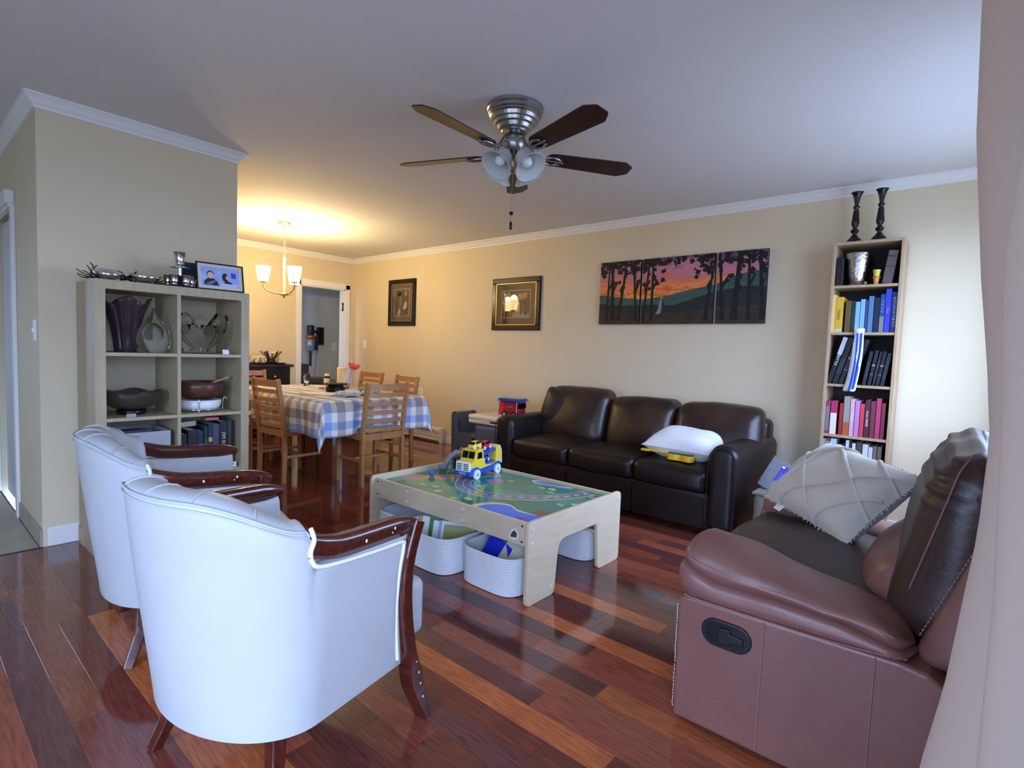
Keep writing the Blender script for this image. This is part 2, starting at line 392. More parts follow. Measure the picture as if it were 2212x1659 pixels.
# ================================================================== ARMCHAIRS
CHAIRL = mat('white_leather', (184, 186, 186), .42, var=.05, vscale=6, bump=.12, bscale=90, bdist=.003)
MAHOG = mat('mahogany', (88, 36, 24), .22, rgb2=(62, 24, 17), vscale=9, stretch=(1, 6, 6), coat=.5)
PIPE = mat('white_piping', (236, 236, 232), .45)
def armchair(label, loc, rz):
    t = thing('armchair', label, 'armchair', loc, rz, 'white leather armchairs with wooden arms')
    NU = 150
    def plan(u, r, w, yf, off=0):
        """u 0..1 from front right round the back to front left"""
        st = yf+.09; arc = pi*(r-.04); tot = 2*st+arc; d = u*tot
        rr = r-off; ww = w-off
        if d < st: return (ww, yf-d, 0)
        if d > tot-st: return (-ww, yf-(tot-d), 0)
        a = (d-st)/arc*pi
        return (ww*cos(a), -.09-(rr-.08)*sin(a), sin(a))
    def ztop(u):
        x, y, s = plan(u, .33, .33, .24)
        if y > -.125: return .648
        k = smooth01((-.13-y)/.012); return .648+k*(.107+.075*smooth01((s-.25)/.7))
    R = []
    for i in range(NU+1):
        u = i/NU; zt = ztop(u); back = smooth01((zt-.65)/.09); ring = []
        zb = .215
        th = .045+.055*back
        ns = 8
        for k in range(ns+1):                           # outer face, bottom to top
            f = k/ns; z = zb+(zt-.03-zb)*f
            g = (z-zb)/.6; r = .272+.073*g**1.2; w_ = .292+.043*min(1, g*1.1); yf = .235-.03*sin(pi*min(1, g*1.15))
            bulge = .006*sin(pi*f)
            x, y, s = plan(u, r+bulge, w_+bulge, yf); ring.append((x, y, z))
        gt = (zt-zb)/.6; r = .272+.073*gt**1.2; w_ = .292+.043*min(1, gt*1.1)
        for k in range(1, 7):                           # rolled top
            a = pi*k/7; ro = .03
            x, y, s = plan(u, r, w_, .225, off=(1-cos(a))*th/2); ring.append((x, y, zt-.03+ro*sin(a)))
        for k in range(ns+1):                           # inner face, top to bottom
            f = k/ns; z = zt-.03+(.30-zt+.03)*f; g = (z-zb)/.6; r = .272+.073*max(0, g)**1.2; w_ = .292+.043*min(1, g*1.1)
            rip = .010*abs(sin(u*pi*9))*back*sin(pi*min(1, f*1.4)) if back > .1 else 0
            x, y, s = plan(u, r, w_, .225, off=th+.02*back*sin(pi*f)-rip); ring.append((x, y, z))
        R.append(ring)
    MB().rings(R, False, False, True).rings([R[0], [tuple(Vector(p)) for p in R[0][::-1]]], False, False).build('shell', CHAIRL, t)
    m = MB(); n = len(R[0])
    # seams over the top roll of the back + rear seam line
    seam = MB()
    idx = [i for i in range(NU+1) if ztop(i/NU) > .74]
    seam.tube([Vector(R[i][9])+Vector((R[i][9][0]*.012, -.002, .001)) for i in idx], .0035, 6)
    seam.tube([Vector(R[i][8])+Vector((R[i][8][0]*.006, -.002, .0)) for i in idx], .0022, 6)
    for q in range(1, 6):
        i = idx[0]+(idx[-1]-idx[0])*q//6; seam.tube([Vector(R[i][k])+Vector((0, 0, .0015)) for k in range(9, 15)], .0028, 6)
    seam.build('top_seam', CHAIRL, t)
    # under-seat deck
    MB().prism([plan(i/24, .27, .285, .25)[:2] for i in range(25)], .218, .30).build('seat_deck', CHAIRL, t)
    def sfn(v, X, Y, Z):
        if v.y < 0: v.x *= 1-.25*smooth01(-v.y/.26)
        return v
    MB().rbox((.53, .56, .19), .03, n=6, c=(0, .095, .335), puff=(0, .008, .02), fn=sfn).build('seat_cushion', CHAIRL, t)
    for s, nm in ((1, 'right'), (-1, 'left')):
        def shx(z, y=0): g = (z-.215)/.6; return (.292+.043*min(1, g*1.1)+.004)*sqrt(max(0, 1-(max(0, -.09-y)/(.192+.073*g**1.2))**2))
        P = spline([(s*(shx(z, y)-.024), y, z) for y, z in ((-.140, .698), (-.09, .683), (-.03, .671), (.09, .665), (.20, .660), (.245, .655))], 16)
        secs = []
        for i in range(16):
            h = .028 if i < 12 else .028-.004*(i-11); w_ = .023 if i < 13 else .022
            secs.append([(-w_, -h), (w_, -h), (w_, h*.5), (w_*.7, h*.9), (-w_*.7, h*.9), (-w_, h*.5)])
        MB().sweep(P, secs, True).build('arm_rail', MAHOG, t)
        P = spline([(s*.325, .236, .665), (s*.324, .205, .575), (s*.320, .197, .48), (s*.313, .210, .37), (s*.308, .236, .25), (s*.306, .268, .13), (s*.308, .318, .0)], 28)
        secs = [[(-a, -b), (a, -b), (a, b), (-a, b)] for a, b in [(.024-.004*sin(pi*min(1, i/20)), .020+(.010*smooth01((i-18)/4)-.016*smooth01((i-21)/6))) for i in range(28)]]
        MB().sweep(P, secs, False, upv=(0, 1, .001)).build('front_leg', MAHOG, t, bevel=.006)
        # rear sabre legs
        P = spline([(s*.215, -.155, .24), (s*.225, -.165, .12), (s*.252, -.205, 0)], 8)
        MB().sweep(P, [[(-.021+.006*i/7, -.021+.006*i/7), (.021-.006*i/7, -.021+.006*i/7), (.021-.006*i/7, .021-.006*i/7), (-.021+.006*i/7, .021-.006*i/7)] for i in range(8)], False, upv=(0, 1, .001)).build('rear_leg', MAHOG, t, bevel=.004)
        # piping along the panel edge
        P = spline([(s*shx(z, y)*.998, y, z) for y, z in [(-.150, .745), (-.140, .715), (-.146, .685), (-.140, .660), (-.12, .643), (-.04, .632), (.08, .622), (.175, .616), (.186, .600), (.176, .52), (.176, .42), (.188, .32), (.202, .24)]], 60)
        MB().tube(P, .0058, 8).build('piping', PIPE, t)
        if s > 0 or True:
            MB().box(-.008, .008, -.008, .008, 0, .006).build('foot_glide', CHROME, t, (s*.308, .316, 0))
    for y, z, q in ((.02, .668, .004), (.13, .672, .0035), (.12, .662, .002), (.262, .18, .003), (.272, .14, .003), (.285, .09, .0035), (.250, .22, .002)):
        MB().ell((0, 0, 0), (.0012, q, q*1.3), 8, 5).build('paint_chip', PIPE, t, (.3405 if z > .5 else .333, y, z))
    return t
armchair('white leather tub armchair nearest the camera with chipped mahogany arm', (-1.50, .726, 0), radians(11))
armchair('white leather tub armchair beside the cube shelf', (-2.414, .79, 0), radians(-11.9))

# ================================================================== DARK LEATHER SOFA
SOFAL = mat('dark_brown_leather', (30, 19, 17), .40, var=.35, vscale=5, bump=.25, bscale=26, bdist=.006)
SOFAL2 = mat('worn_brown_leather', (34, 22, 19), .36, rgb2=(62, 44, 32), vscale=4, bump=.3, bscale=22, bdist=.008)
def wr(seed, amp, sc):
    def fn(v, X, Y, Z):
        n = noise.noise_vector(Vector((v.x*sc+seed, v.y*sc, v.z*sc+seed*2))); return v+n*amp
    return fn
sx0, sx1, sy0, sy1 = -3.13, -1.06, 3.47, 4.44
t = thing('leather_sofa', 'dark brown leather three-seat sofa under the sunset paintings', 'sofa', ((sx0+sx1)/2, sy0, 0))
ox = -(sx0+sx1)/2; oy = -sy0
def B(name, mb, m, par=None, **k): return mb.build(name, m, par or t, None if par else (ox, oy, 0), **k)
B('base', MB().rbox((sx1-sx0-.30, .90, .25), .02, n=4, c=((sx0+sx1)/2, 3.94, .165)), SOFAL)
for s, x in ((-1, sx0+.095), (1, sx1-.095)):
    def afn(v, X, Y, Z, s=s):
        if Z > 0: v.z += .03*Z*(1-X*X)
        return v
    B('arm', MB().rbox((.19, .97, .55), .055, n=5, c=(x, 3.955, .315), fn=afn, k=4), SOFAL)
    m = MB(); pts = [Vector((x+.085*cos(a)*(1 if abs(cos(a)) < .99 else 1), 3.474, .50+.085*sin(a))) for a in [pi*i/12 for i in range(13)]]
    m.tube([(x+.088, 3.472, .06)]+[(x+.088*cos(pi*i/12), 3.472, .515+.088*sin(pi*i/12)) for i in range(13)]+[(x-.088, 3.472, .06)], .004, 6); B('arm_piping', m, SOFAL)
bx = [-2.94, -2.363, -1.787, -1.25]
for i in range(3):
    w_ = bx[i+1]-bx[i]
    c_ = MB().rbox((w_-.004, .66, .165), .05, n=8, c=((bx[i]+bx[i+1])/2, 3.80, .355), puff=(0, .015, .028), fn=wr(i*3.1, .008, 5), k=4)
    B('seat_cushion', c_, SOFAL)
    MB_ = MB().box(bx[i]+.01, bx[i+1]-.01, 3.478, 3.486, .05, .255); B('front_panel', MB_, SOFAL, bevel=.004)
B('back_frame', MB().rbox((sx1-sx0-.06, .20, .66), .06, n=4, c=((sx0+sx1)/2, 4.335, .41), k=4), SOFAL)
for i, (x0, x1, zt, yy) in enumerate(((-2.99, -2.335, .865, 4.12), (-2.325, -1.735, .825, 4.14), (-1.725, -1.085, .825, 4.13))):
    h = zt-.40
    def bfn(v, X, Y, Z, i=i):
        n = noise.noise_vector(Vector((v.x*6+i*7, v.y*6, v.z*6))); v = v+n*.012
        v.y += .13*(v.z)/.45; return v
    B('back_cushion', MB().rbox((x1-x0, .24, h), .085, n=8, c=((x0+x1)/2, yy-.04, .40+h/2), puff=(0, .05, .015), fn=bfn, k=4), SOFAL2)
B('side_cushion', MB().rbox((.34, .14, .36), .065, n=6, c=(0, 0, 0), puff=(0, .04, .0), fn=wr(9, .012, 7), k=3, M=Matrix.Translation((-2.83, 4.03, .665)) @ Euler((radians(-12), radians(10), radians(8))).to_matrix().to_4x4()), mat('charcoal_leather', (38, 34, 31), .4, bump=.2, bscale=30))
for x in (sx0+.1, sx1-.1):
    for y in (sy0+.1, sy1-.12): B('foot', MB().box(x-.03, x+.03, y-.03, y+.03, 0, .045), BLACK)
# pillow + toy guitar on the sofa
def fuzzy_pillow(name, label, M, size, th, m, seed=0, ex=.55):
    n = 26; mb = MB()
    def f(sgn):
        def g(u, v):
            x, y = (u*2-1), (v*2-1); e = max(0, (1-x**4))*max(0, (1-y**4)); pin = 1-.10*(x*x)*(1-y*y)*0-.07*((1-x*x)*y*y+(1-y*y)*x*x)
            z = sgn*th/2*e**ex*(1+.12*noise.noise(Vector((x*2+seed, y*2, seed))))
            return M @ Vector((x*size[0]/2*pin, y*size[1]/2*pin, z))
        return g
    mb.grid(f(1), n, n); mb.grid(f(-1), n, n)
    return mb
PILW = mat('white_cotton', (222, 222, 220), .9, var=.05, bump=.3, bscale=220, sheen=.3, bdist=.002)
Mp = Matrix.Translation((-1.53, 3.80, .548)) @ Euler((radians(6), radians(2), radians(4))).to_matrix().to_4x4()
o = fuzzy_pillow('pillow', '', Mp, (.52, .42), .215, PILW, 3, .8).build('white_pillow', PILW)
tag(o, 'plump white cushion lying on the dark sofa over the yellow toy guitar', 'pillow')
YEL = mat('yellow_plastic', (236, 190, 40), .35)
g = thing('toy_guitar', 'yellow toy guitar tucked under the white sofa cushion', 'toy guitar', (-1.475, 3.60, .458), radians(-2)); g.scale = (.68, .8, .8)
body = [(-.16+.0, -.0), (-.13, -.05), (-.06, -.055), (0, -.04), (.06, -.055), (.12, -.05), (.14, 0), (.12, .05), (.06, .055), (0, .04), (-.06, .055), (-.13, .05)]
MB().prism([(p.x*.95, p.y*1.0) for p in spline(body+[body[0]], 40)[:-1]], 0, .055).build('body', YEL, g, bevel=.006)
MB().prism([(p.x*.93, p.y*.97) for p in spline(body+[body[0]], 40)[:-1]], .055, .058).build('soundboard', mat('dark_brown_paint', (60, 40, 20), .4), g)
MB().box(-.37, -.13, -.018, .018, .040, .056).build('neck', YEL, g, bevel=.004)
MB().box(-.45, -.36, -.028, .028, .036, .056).build('headstock', YEL, g, bevel=.006)
for k in range(4): MB().cyl((-.44+.022*k, -.03, .046), (-.44+.022*k, -.042, .046), .006).build('tuning_peg', YEL, g)

# ================================================================== BROWN RECLINER
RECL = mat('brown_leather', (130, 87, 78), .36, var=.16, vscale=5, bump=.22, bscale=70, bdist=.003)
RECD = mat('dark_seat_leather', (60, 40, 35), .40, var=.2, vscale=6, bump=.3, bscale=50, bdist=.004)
STCH = mat('leather_thread', (150, 108, 96), .6)
RX, RY = -.66, 1.635
t = thing('recliner', 'brown leather recliner armchair with a cream cushion beside the bookcase', 'recliner', (-.25, 2.14, 0))
ox, oy = .25, -2.14
def arm(yc, near):
    sgn = -1 if near else 1
    yo = yc-.115 if near else yc+.115
    def pf(v, X, Y, Z):
        return v
    poly = [(-.655, .02), (.12, .02), (.16, .06), (.13, .32), (.06, .37), (-.02, .425), (-.08, .435), (-.63, .425), (-.655, .40)]
    m = MB().prism(poly, yc-.105, yc+.105, 'y'); B('arm_panel', m, RECL, bevel=.012, seg=3)
    for xs, z1 in ((-.40, .42), (-.132, .425)):
        B('panel_seam', MB().tube([(xs, yc+sgn*.1065, .03), (xs+.003, yc+sgn*.1075, z1)], .0022, 6), STCH)
    zl = [(-.66, .43), (-.60, .421), (-.26, .425), (-.06, .44)]; zc = [(-.66, .535), (-.64, .525), (-.546, .490), (-.367, .496), (-.21, .490), (-.095, .464), (-.05, .452)]
    zs = [(-.66, .57), (-.61, .548), (-.547, .538), (-.434, .526), (-.3, .520), (-.12, .505), (-.08, .490), (-.05, .47)]; zk = [(-.66, .60), (-.60, .618), (-.5, .608), (-.31, .562), (-.19, .54), (-.09, .515), (-.05, .48)]
    def pad(name, prof, m_, x0, x1, seed, amp):
        R = []
        N_ = 30
        for i in range(N_+1):
            f = i/N_; x = x0+(x1-x0)*f; q = prof(x); cyy = sum(p[0] for p in q)/len(q); czz = sum(p[1] for p in q)/len(q)
            k = 1.0
            if f < .1: k = sqrt(max(0, 1-(1-f/.1)**2))*.92+.08
            if f > .93: k = sqrt(max(0, 1-((f-.93)/.07)**2))*.92+.08
            ring = []
            for p_ in spline(list(q)+[q[0]], 37)[:-1]:
                y = cyy+(p_.x-cyy)*k; z = czz+(p_.y-czz)*k
                v = Vector((x, yc+(-sgn)*y*0+sgn*(-(y)), z)); n = noise.noise_vector(Vector((x*9+seed, y*9, z*9))); ring.append(v+n*amp)
            R.append(ring)
        B(name, MB().rings(R, True, True, True), m_)
    # profile coordinates: y measured from arm centre, negative = outside
    def lowp(x):
        a, b = lerpt(zl, x), lerpt(zc, x); return [(-.100, a), (-.122, a+(b-a)*.25), (-.126, a+(b-a)*.6), (-.108, b+.002), (-.02, b+.006), (.09, b), (.108, a+(b-a)*.5), (.09, a-.005), (-.02, a-.01)]
    def upp(x):
        b, c_, k_ = lerpt(zc, x), lerpt(zs, x), lerpt(zk, x); return [(-.100, b-.004), (-.116, b+(c_-b)*.5), (-.114, c_), (-.098, c_+(k_-c_)*.45), (-.05, k_-.006), (.01, k_), (.075, k_-.010), (.112, k_-.04), (.10, b-.03), (.0, b-.02)]
    pad('arm_pad', lowp, RECL, -.678, -.045, 3, .003); pad('arm_pillow', upp, RECL, -.664, -.055, 8, .006)
    st = MB()
    for k in range(48):
        x = -.61+k*.0115; z = .444+.012*k/48; st.tube([(x, yc+sgn*.1265, z), (x+.007, yc+sgn*.1265, z)], .0013, 4)
    B('stitching', st, STCH)
    B('arm_seam', MB().tube([(x, yc+sgn*.1150, lerpt(zs, x)) for x in [-.622+.53*k/24 for k in range(25)]], .0026, 6), STCH)
    B('arm_seam', MB().tube([(x, yc+sgn*.1250, lerpt(zl, x)+.012) for x in [-.628+.53*k/24 for k in range(25)]], .0020, 6), STCH)
arm(RY+.105, True); arm(2.60, False)
we_ = MB(); wr_ = random.Random(2)
for k in range(26):
    z = .05+.35*k/26; we_.ell((-.6555, RY-.001+.004*wr_.random(), z), (.0016, .0016+.001*wr_.random(), .004+.006*wr_.random()), 6, 4)
B('worn_edge', we_, mat('scuffed_leather', (206, 186, 178), .7))
# lever
lv = MB(); pl = [(.063*0+cx+.042*cos(a), .042*sin(a)) for cx, a in [(-.032, pi/2+pi*i/12) for i in range(13)]+[(.032, -pi/2+pi*i/12) for i in range(13)]]
Ml = Matrix.Translation((-.50, RY-.004, .343))
B('lever_plate', MB().prism(pl, -.004, .008, 'y', Ml), BLACK, bevel=.003)
B('lever_well', MB().prism([(x*.82, z*.75) for x, z in pl], -.0055, -.003, 'y', Ml), mat('dark_well', (6, 6, 8), .3))
B('lever', MB().prism([(-.02, .022), (.012, .026), (.016, .012), (.052, .008), (.052, -.014), (.016, -.014), (.012, -.024), (-.02, -.022)], -.011, -.004, 'y', Ml), BLACK, bevel=.002)
# seat + footrest
def sf(v, X, Y, Z):
    n = noise.noise_vector(Vector((v.x*6, v.y*4, v.z*6+5))); v.z -= .03*(X+1)/2; return v+n*.012
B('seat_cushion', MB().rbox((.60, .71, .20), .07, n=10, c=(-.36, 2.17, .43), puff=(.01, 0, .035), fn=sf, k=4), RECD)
B('footrest', MB().rbox((.10, .72, .27), .045, n=6, c=(-.635, 2.17, .21), puff=(.02, 0, 0), k=4), RECL)
B('footrest_pad', MB().rbox((.10, .74, .15), .05, n=6, c=(-.655, 2.17, .385), puff=(.02, 0, 0), fn=wr(4, .006, 8), k=4), RECL)
# back : three stacked bolsters, reclined
def back_piece(name, z0, z1, d, yw, xo, m, seed, fold):
    zc = (z0+z1)/2
    def bf(v, X, Y, Z):
        n = noise.noise_vector(Vector((v.x*7+seed, v.y*5, v.z*7)))
        v.x += .34*v.z/1.0+fold*.005*sin(v.z*130+sin(v.y*6))*(1 if X < 0 else .4); v.z += fold*.003*sin(v.x*110+v.y*3)
        return v+n*.010
    B(name, MB().rbox((d, yw, z1-z0), min(d, z1-z0)*.45, n=26 if fold else 12, c=(xo, 2.17, zc), puff=(.04, 0, 0), fn=bf, k=6), m)
back_piece('lumbar_bolster', .42, .66, .20, .66, -.075, RECL, 2, 0)
def bkf(v, X, Y, Z):
    z = .715+v.z; n = noise.noise_vector(Vector((v.x*5, v.y*4, v.z*5+2)))
    v.x += (z-.72)*.17+.035*smooth01((z-.84)/.14)*0
    f = smooth01((z-.80)/.06); fr = (1 if X < 0 else .3)
    if X < 0 or Z > .6: v.x += f*.0065*sin(z*150+1.2*sin(v.y*5))*fr; v.z += f*.003*sin(v.x*120+v.y*4)
    if Z > 0 and X > -.2: v.z -= .05*Z*(X+.2)
    return v+n*.010
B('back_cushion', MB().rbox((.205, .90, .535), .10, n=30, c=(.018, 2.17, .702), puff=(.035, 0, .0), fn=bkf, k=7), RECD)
B('headrest_seam', MB().tube(spline([(-.075, 1.722, .60), (-.045, 1.716, .72), (-.015, 1.716, .84), (.005, 1.722, .92), (.03, 1.75, .965)], 20), .0025, 6), RECL)
for yc in (1.735, 2.605):
    def wf(v, X, Y, Z):
        v.x += .36*v.z; n = noise.noise_vector(Vector((v.x*7, v.y*5, v.z*7))); return v+n*.006
    B('back_wing', MB().rbox((.20, .11, .42), .05, n=8, c=(.115, yc, .62), puff=(.01, .012, 0), fn=wf, k=4), RECL)
B('back_shell', MB().rbox((.08, .86, .66), .03, n=4, c=(.17, 2.17, .58), fn=lambda v, X, Y, Z: Vector((v.x+.06*v.z, v.y, v.z))), RECL)
hs = MB()
for k in range(24):
    a = k/23; hs.tube([(-.045+.10*a, 1.682, .50+.27*a), (-.042+.10*a, 1.682, .508+.27*a)], .0016, 4)
B('wing_stitching', hs, STCH)
# cream cushion with diagonal ridges
CUSH = mat('cream_woven_cushion', (192, 183, 166), .95, var=.06, bump=.5, bscale=160, sheen=.4, bdist=.003)
Lp = Vector((-.62, 2.52, .545)); Bp = Vector((-.262, 2.2, .50)); e_ = (Bp-Lp); eL = e_.length; e_.normalize()
n_ = Vector((0, 0, 1)).cross(e_).normalized()
if n_.y < 0: n_ = -n_
u_ = n_.cross(e_);  u_ = u_ if u_.z > 0 else -u_
w_dir = u_*cos(radians(48))+n_*sin(radians(48)); zz = e_.cross(w_dir); wL = .37
cc = Lp+e_*eL/2+w_dir*wL/2+zz*.05
Mc = Matrix((( e_.x, w_dir.x, zz.x, cc.x), (e_.y, w_dir.y, zz.y, cc.y), (e_.z, w_dir.z, zz.z, cc.z), (0, 0, 0, 1)))
cu = thing('cream_cushion', 'cream woven throw cushion with raised diamond ridges on the recliner', 'cushion', cc)
CS = (eL*1.0, wL*1.0); CT = .17
Mr = Mc.copy(); Mr.translation = (0, 0, 0)
mb = fuzzy_pillow('c', '', Mr, CS, CT, CUSH, 5); mb.build('cover', CUSH, cu)
def surf(x, y, k=1.02):
    e = max(0, (1-x**4))*max(0, (1-y**4)); pin = 1-.07*((1-x*x)*y*y+(1-y*y)*x*x)
    return Mr @ Vector((x*CS[0]/2*pin, y*CS[1]/2*pin, CT/2*e**.55*(1+.12*noise.noise(Vector((x*2+5, y*2, 5))))*k+.002))
for (a, b) in [((-1, -.15), (-.1, 1)), ((-.55, -1), (1, .75)), ((-.95, .5), (.35, -1)), ((-.5, 1), (1, -.35)), ((.35, -1), (.98, .1)), ((-1, -.55), (-.6, -1)), ((.3, 1), (1, .45)), ((-.62, -.98), (-.45, .98))]:
    P = [surf(a[0]+(b[0]-a[0])*k/18, a[1]+(b[1]-a[1])*k/18) for k in range(19)]
    P = [p+Vector((rnd.uniform(-1, 1), rnd.uniform(-1, 1), rnd.uniform(-1, 1)))*.0015 for p in P]
    MB().tube(P, .008, 6, flat=(1, .6)).build('ridge', CUSH, cu)
fr_ = MB()
for k in range(180):
    s = k/180*4; q = int(s); f = (s-q)*2-1
    x, y = [(f, -1), (1, f), (-f, 1), (-1, -f)][q]; p = surf(x*.985, y*.985, 0); out = (Mr @ Vector((x, y, 0))).normalized()
    fr_.tube([p, p+out*rnd.uniform(.008, .016)+Vector((rnd.uniform(-1, 1), rnd.uniform(-1, 1), rnd.uniform(-1, 1)))*.004], .0022, 4)
o = fr_.build('fringe', CUSH, cu); o['kind'] = 'stuff'
MB().box(-.02, .02, -.03, .0, -.001, .001, Matrix.Translation(surf(-.55, -1, 0)) @ Mr.to_3x3().to_4x4()).build('care_label', WHITE, cu)

# ================================================================== PLAY TABLE
BIRCH = mat('birch_plywood', (222, 206, 174), .45, rgb2=(212, 194, 160), vscale=7, stretch=(1, 1, 5), bump=.02)
pt = thing('play_table', 'birch plywood play table printed with roads and lakes', 'play table', (-2.085, 2.31, 0))
ox, oy = 2.085, -2.31
tx0, tx1, ty0, ty1 = -2.70, -1.468, 1.885, 2.738
def rounded(poly, rad, n=5):
    out = []
    for i, p in enumerate(poly):
        r = rad[i]; a = Vector(poly[i-1]); b = Vector(p); c = Vector(poly[(i+1) % len(poly)])
        if r <= 0: out.append(tuple(b)); continue
        d1 = (a-b).normalized(); d2 = (c-b).normalized(); p1 = b+d1*r; p2 = b+d2*r
        for k in range(n+1):
            u = k/n; out.append(tuple((1-u)**2*p1+2*u*(1-u)*b+u*u*p2))
    return out
ep = rounded([(ty0, 0), (ty0, .40), (ty1, .40), (ty1, 0), (ty1-.225, 0), (ty1-.252, .262), (ty0+.245, .262), (ty0+.22, 0)], [.03, .035, .035, .03, .03, .015, .06, .03])
for x in (tx0, tx1-.02):
    e = B('end_panel', MB().prism(ep, x, x+.02, 'x'), BIRCH, pt, bevel=.003); e.location = (ox, oy, 0)
for y in (ty0+.03, ty1-.05):
    e = B('side_rail', MB().box(tx0+.02, tx1-.02, y, y+.02, .27, .385), BIRCH, pt, bevel=.003); e.location = (ox, oy, 0)
e = B('stretcher', MB().box(tx0+.02, tx1-.02, 2.50, 2.555, .20, .218), BIRCH, pt, bevel=.003); e.location = (ox, oy, 0)
tz = .366; px0, px1, py0, py1 = tx0+.02, tx1-.02, ty0+.05, ty1-.05
GREEN = mat('printed_green', (44, 146, 124), .12, rgb2=(34, 128, 116), vscale=7, coat=.1, spec=.4)
bd = B('top_board', MB().box(px0, px1, py0, py1, tz-.012, tz), GREEN, pt); bd.location = (ox, oy, 0)
lay = [0]
def decal(name, poly, rgb, rgb2=None):
    lay[0] += 1; z = tz+.00005*lay[0]
    q = [(min(max(x, px0+.001), px1-.001), min(max(y, py0+.001), py1-.001)) for x, y in poly]
    MB().prism(q, tz-.001, z).build(name, mat('print_%d_%d_%d' % rgb, rgb, .12, rgb2=rgb2, vscale=20, coat=.1, spec=.4), bd)
def P2(u, v): return (px0+u*(px1-px0), py0+v*(py1-py0))       # u along X (left->right), v towards the sofa
def blob(cu_, cv, ru, rv, n=26, amp=.12, seed=0, fr=5):
    r_ = random.Random(seed); ph = r_.random()*6
    return [P2(cu_+ru*cos(a)*(1+amp*sin(fr*a+ph)), cv+rv*sin(a)*(1+amp*sin(fr*a+ph))) for a in [2*pi*i/n for i in range(n)]]
for k in range(7): decal('meadow_print', blob(.1+.13*k, [.2, .75, .35, .8, .45, .3, .7][k], .1, .13, seed=k+3, amp=.08), (38, 134, 104) if k % 2 else (56, 156, 126))
decal('path_print', [P2(u, v) for u, v in [(.0, .22), (.10, .16), (.16, .30), (.25, .52), (.30, .56), (.27, .70), (.20, .72), (.13, .52), (.07, .38), (.0, .36)]], (190, 148, 128), (170, 124, 108))
decal('path_print', [P2(u, v) for u, v in [(.36, .66), (.44, .58), (.47, .70), (.40, .80)]], (186, 138, 126), (168, 116, 112))
for k, (u, v) in enumerate([(.10, .55), (.17, .33), (.05, .12), (.30, .35)]): decal('tree_print', blob(u, v, .045, .055, seed=k, amp=.15, fr=7), (60, 134, 84))
def road(w_, name, rgb, path):
    L_ = []; R_ = []
    for i, p in enumerate(path):
        t_ = (path[min(i+1, len(path)-1)]-path[max(i-1, 0)]).normalized(); n2 = Vector((-t_.y, t_.x, 0))
        L_.append(p+n2*w_/2); R_.append(p-n2*w_/2)
    lay[0] += 1; z = tz+.00005*lay[0]; m = MB()
    for i in range(len(path)-1):
        vs = [(q.x, q.y, z) for q in (L_[i], L_[i+1], R_[i+1], R_[i])]; vs += [(a, b, tz-.001) for a, b, c in vs]
        m.add(vs, [(0, 1, 2, 3), (0, 4, 5, 1), (2, 6, 7, 3)])
    m.build(name, mat('print_%d_%d_%d' % rgb, rgb, .12, coat=.1, spec=.4), bd)
rp = spline([P2(.33, .90), P2(.27, .72), P2(.30, .50), P2(.42, .34), P2(.58, .34), P2(.73, .50), P2(.83, .72), P2(.88, .96)], 44)
road(.098, 'road_edge_print', (205, 208, 206), rp); road(.086, 'road_print', (128, 130, 134), rp)
for k in range(1, 43, 2): road(.007, 'road_dash_print', (226, 226, 222), rp[k:k+2])
lake = [(.66, -.02), (.63, .06), (.66, .20), (.74, .26), (.83, .20), (.93, .22), (1.0, .28), (1.02, -.02)]
def sc_(pl, c, k): return [((u-c[0])*k+c[0], (v-c[1])*k+c[1]) for u, v in pl]
decal('shore_print', [(p.x, p.y) for p in spline([P2(*q) for q in lake], 40)], (214, 214, 206))
decal('lake_print', [(p.x, p.y) for p in spline([P2(*q) for q in sc_(lake, (.86, .05), .86)], 40)], (26, 120, 236))
decal('boat_print', [P2(.86, .02), P2(.89, .075), P2(.93, .115), P2(.915, .06)], (170, 40, 60))
decal('dock_print', [P2(.875, .20), P2(.945, .205), P2(.955, .32), P2(.885, .315)], (134, 92, 66))
pond = [(.53, .93), (.56, .99), (.64, .96), (.74, .99), (.77, .97), (.66, .90), (.58, .88)]
decal('shore_print', [(p.x, p.y) for p in spline([P2(*q) for q in pond+[pond[0]]], 36)], (200, 200, 205))
decal('pond_print', [(p.x, p.y) for p in spline([P2(*q) for q in sc_(pond, (.64, .94), .8)+[sc_(pond, (.64, .94), .8)[0]]], 36)], (104, 140, 206))
for k, (u, v) in enumerate([(.08, .70), (.14, .78), (.05, .88), (.18, .90), (.22, .17), (.29, .20), (.36, .13), (.47, .78), (.66, .80), (.71, .83), (.74, .74), (.93, .86), (.95, .60), (.90, .52), (.43, .47), (.55, .15), (.50, .08), (.78, .64)]):
    decal('bush_print', blob(u, v, .022, .026, n=16, seed=k, amp=.14, fr=6), (150, 184, 124) if k % 3 else (196, 206, 150))
B('board_joint', MB().box((px0+px1)/2+.13, (px0+px1)/2+.1306, py0, py1, tz-.002, tz+.0001*1), mat('joint', (120, 170, 150), .3), bd)
for o in bd.children: o.location = (0, 0, 0)
bd.children[-1].location = (0, 0, 0)
SCREW = mat('screw_metal', (80, 76, 70), .4, .7)
for x, z in ((-1.53, .365), (-1.53, .29), (-2.66, .365), (-2.66, .29)):
    e = B('screw', MB().cyl((x, ty0+.026, z), (x, ty0+.031, z), .005), SCREW, pt); e.location = (ox, oy, 0)
for x in (-2.38, -1.93):
    for z in (.36, .30):
        e = B('dowel_cap', MB().cyl((x, ty0+.024, z), (x, ty0+.031, z), .006), WHITE, pt); e.location = (ox, oy, 0)
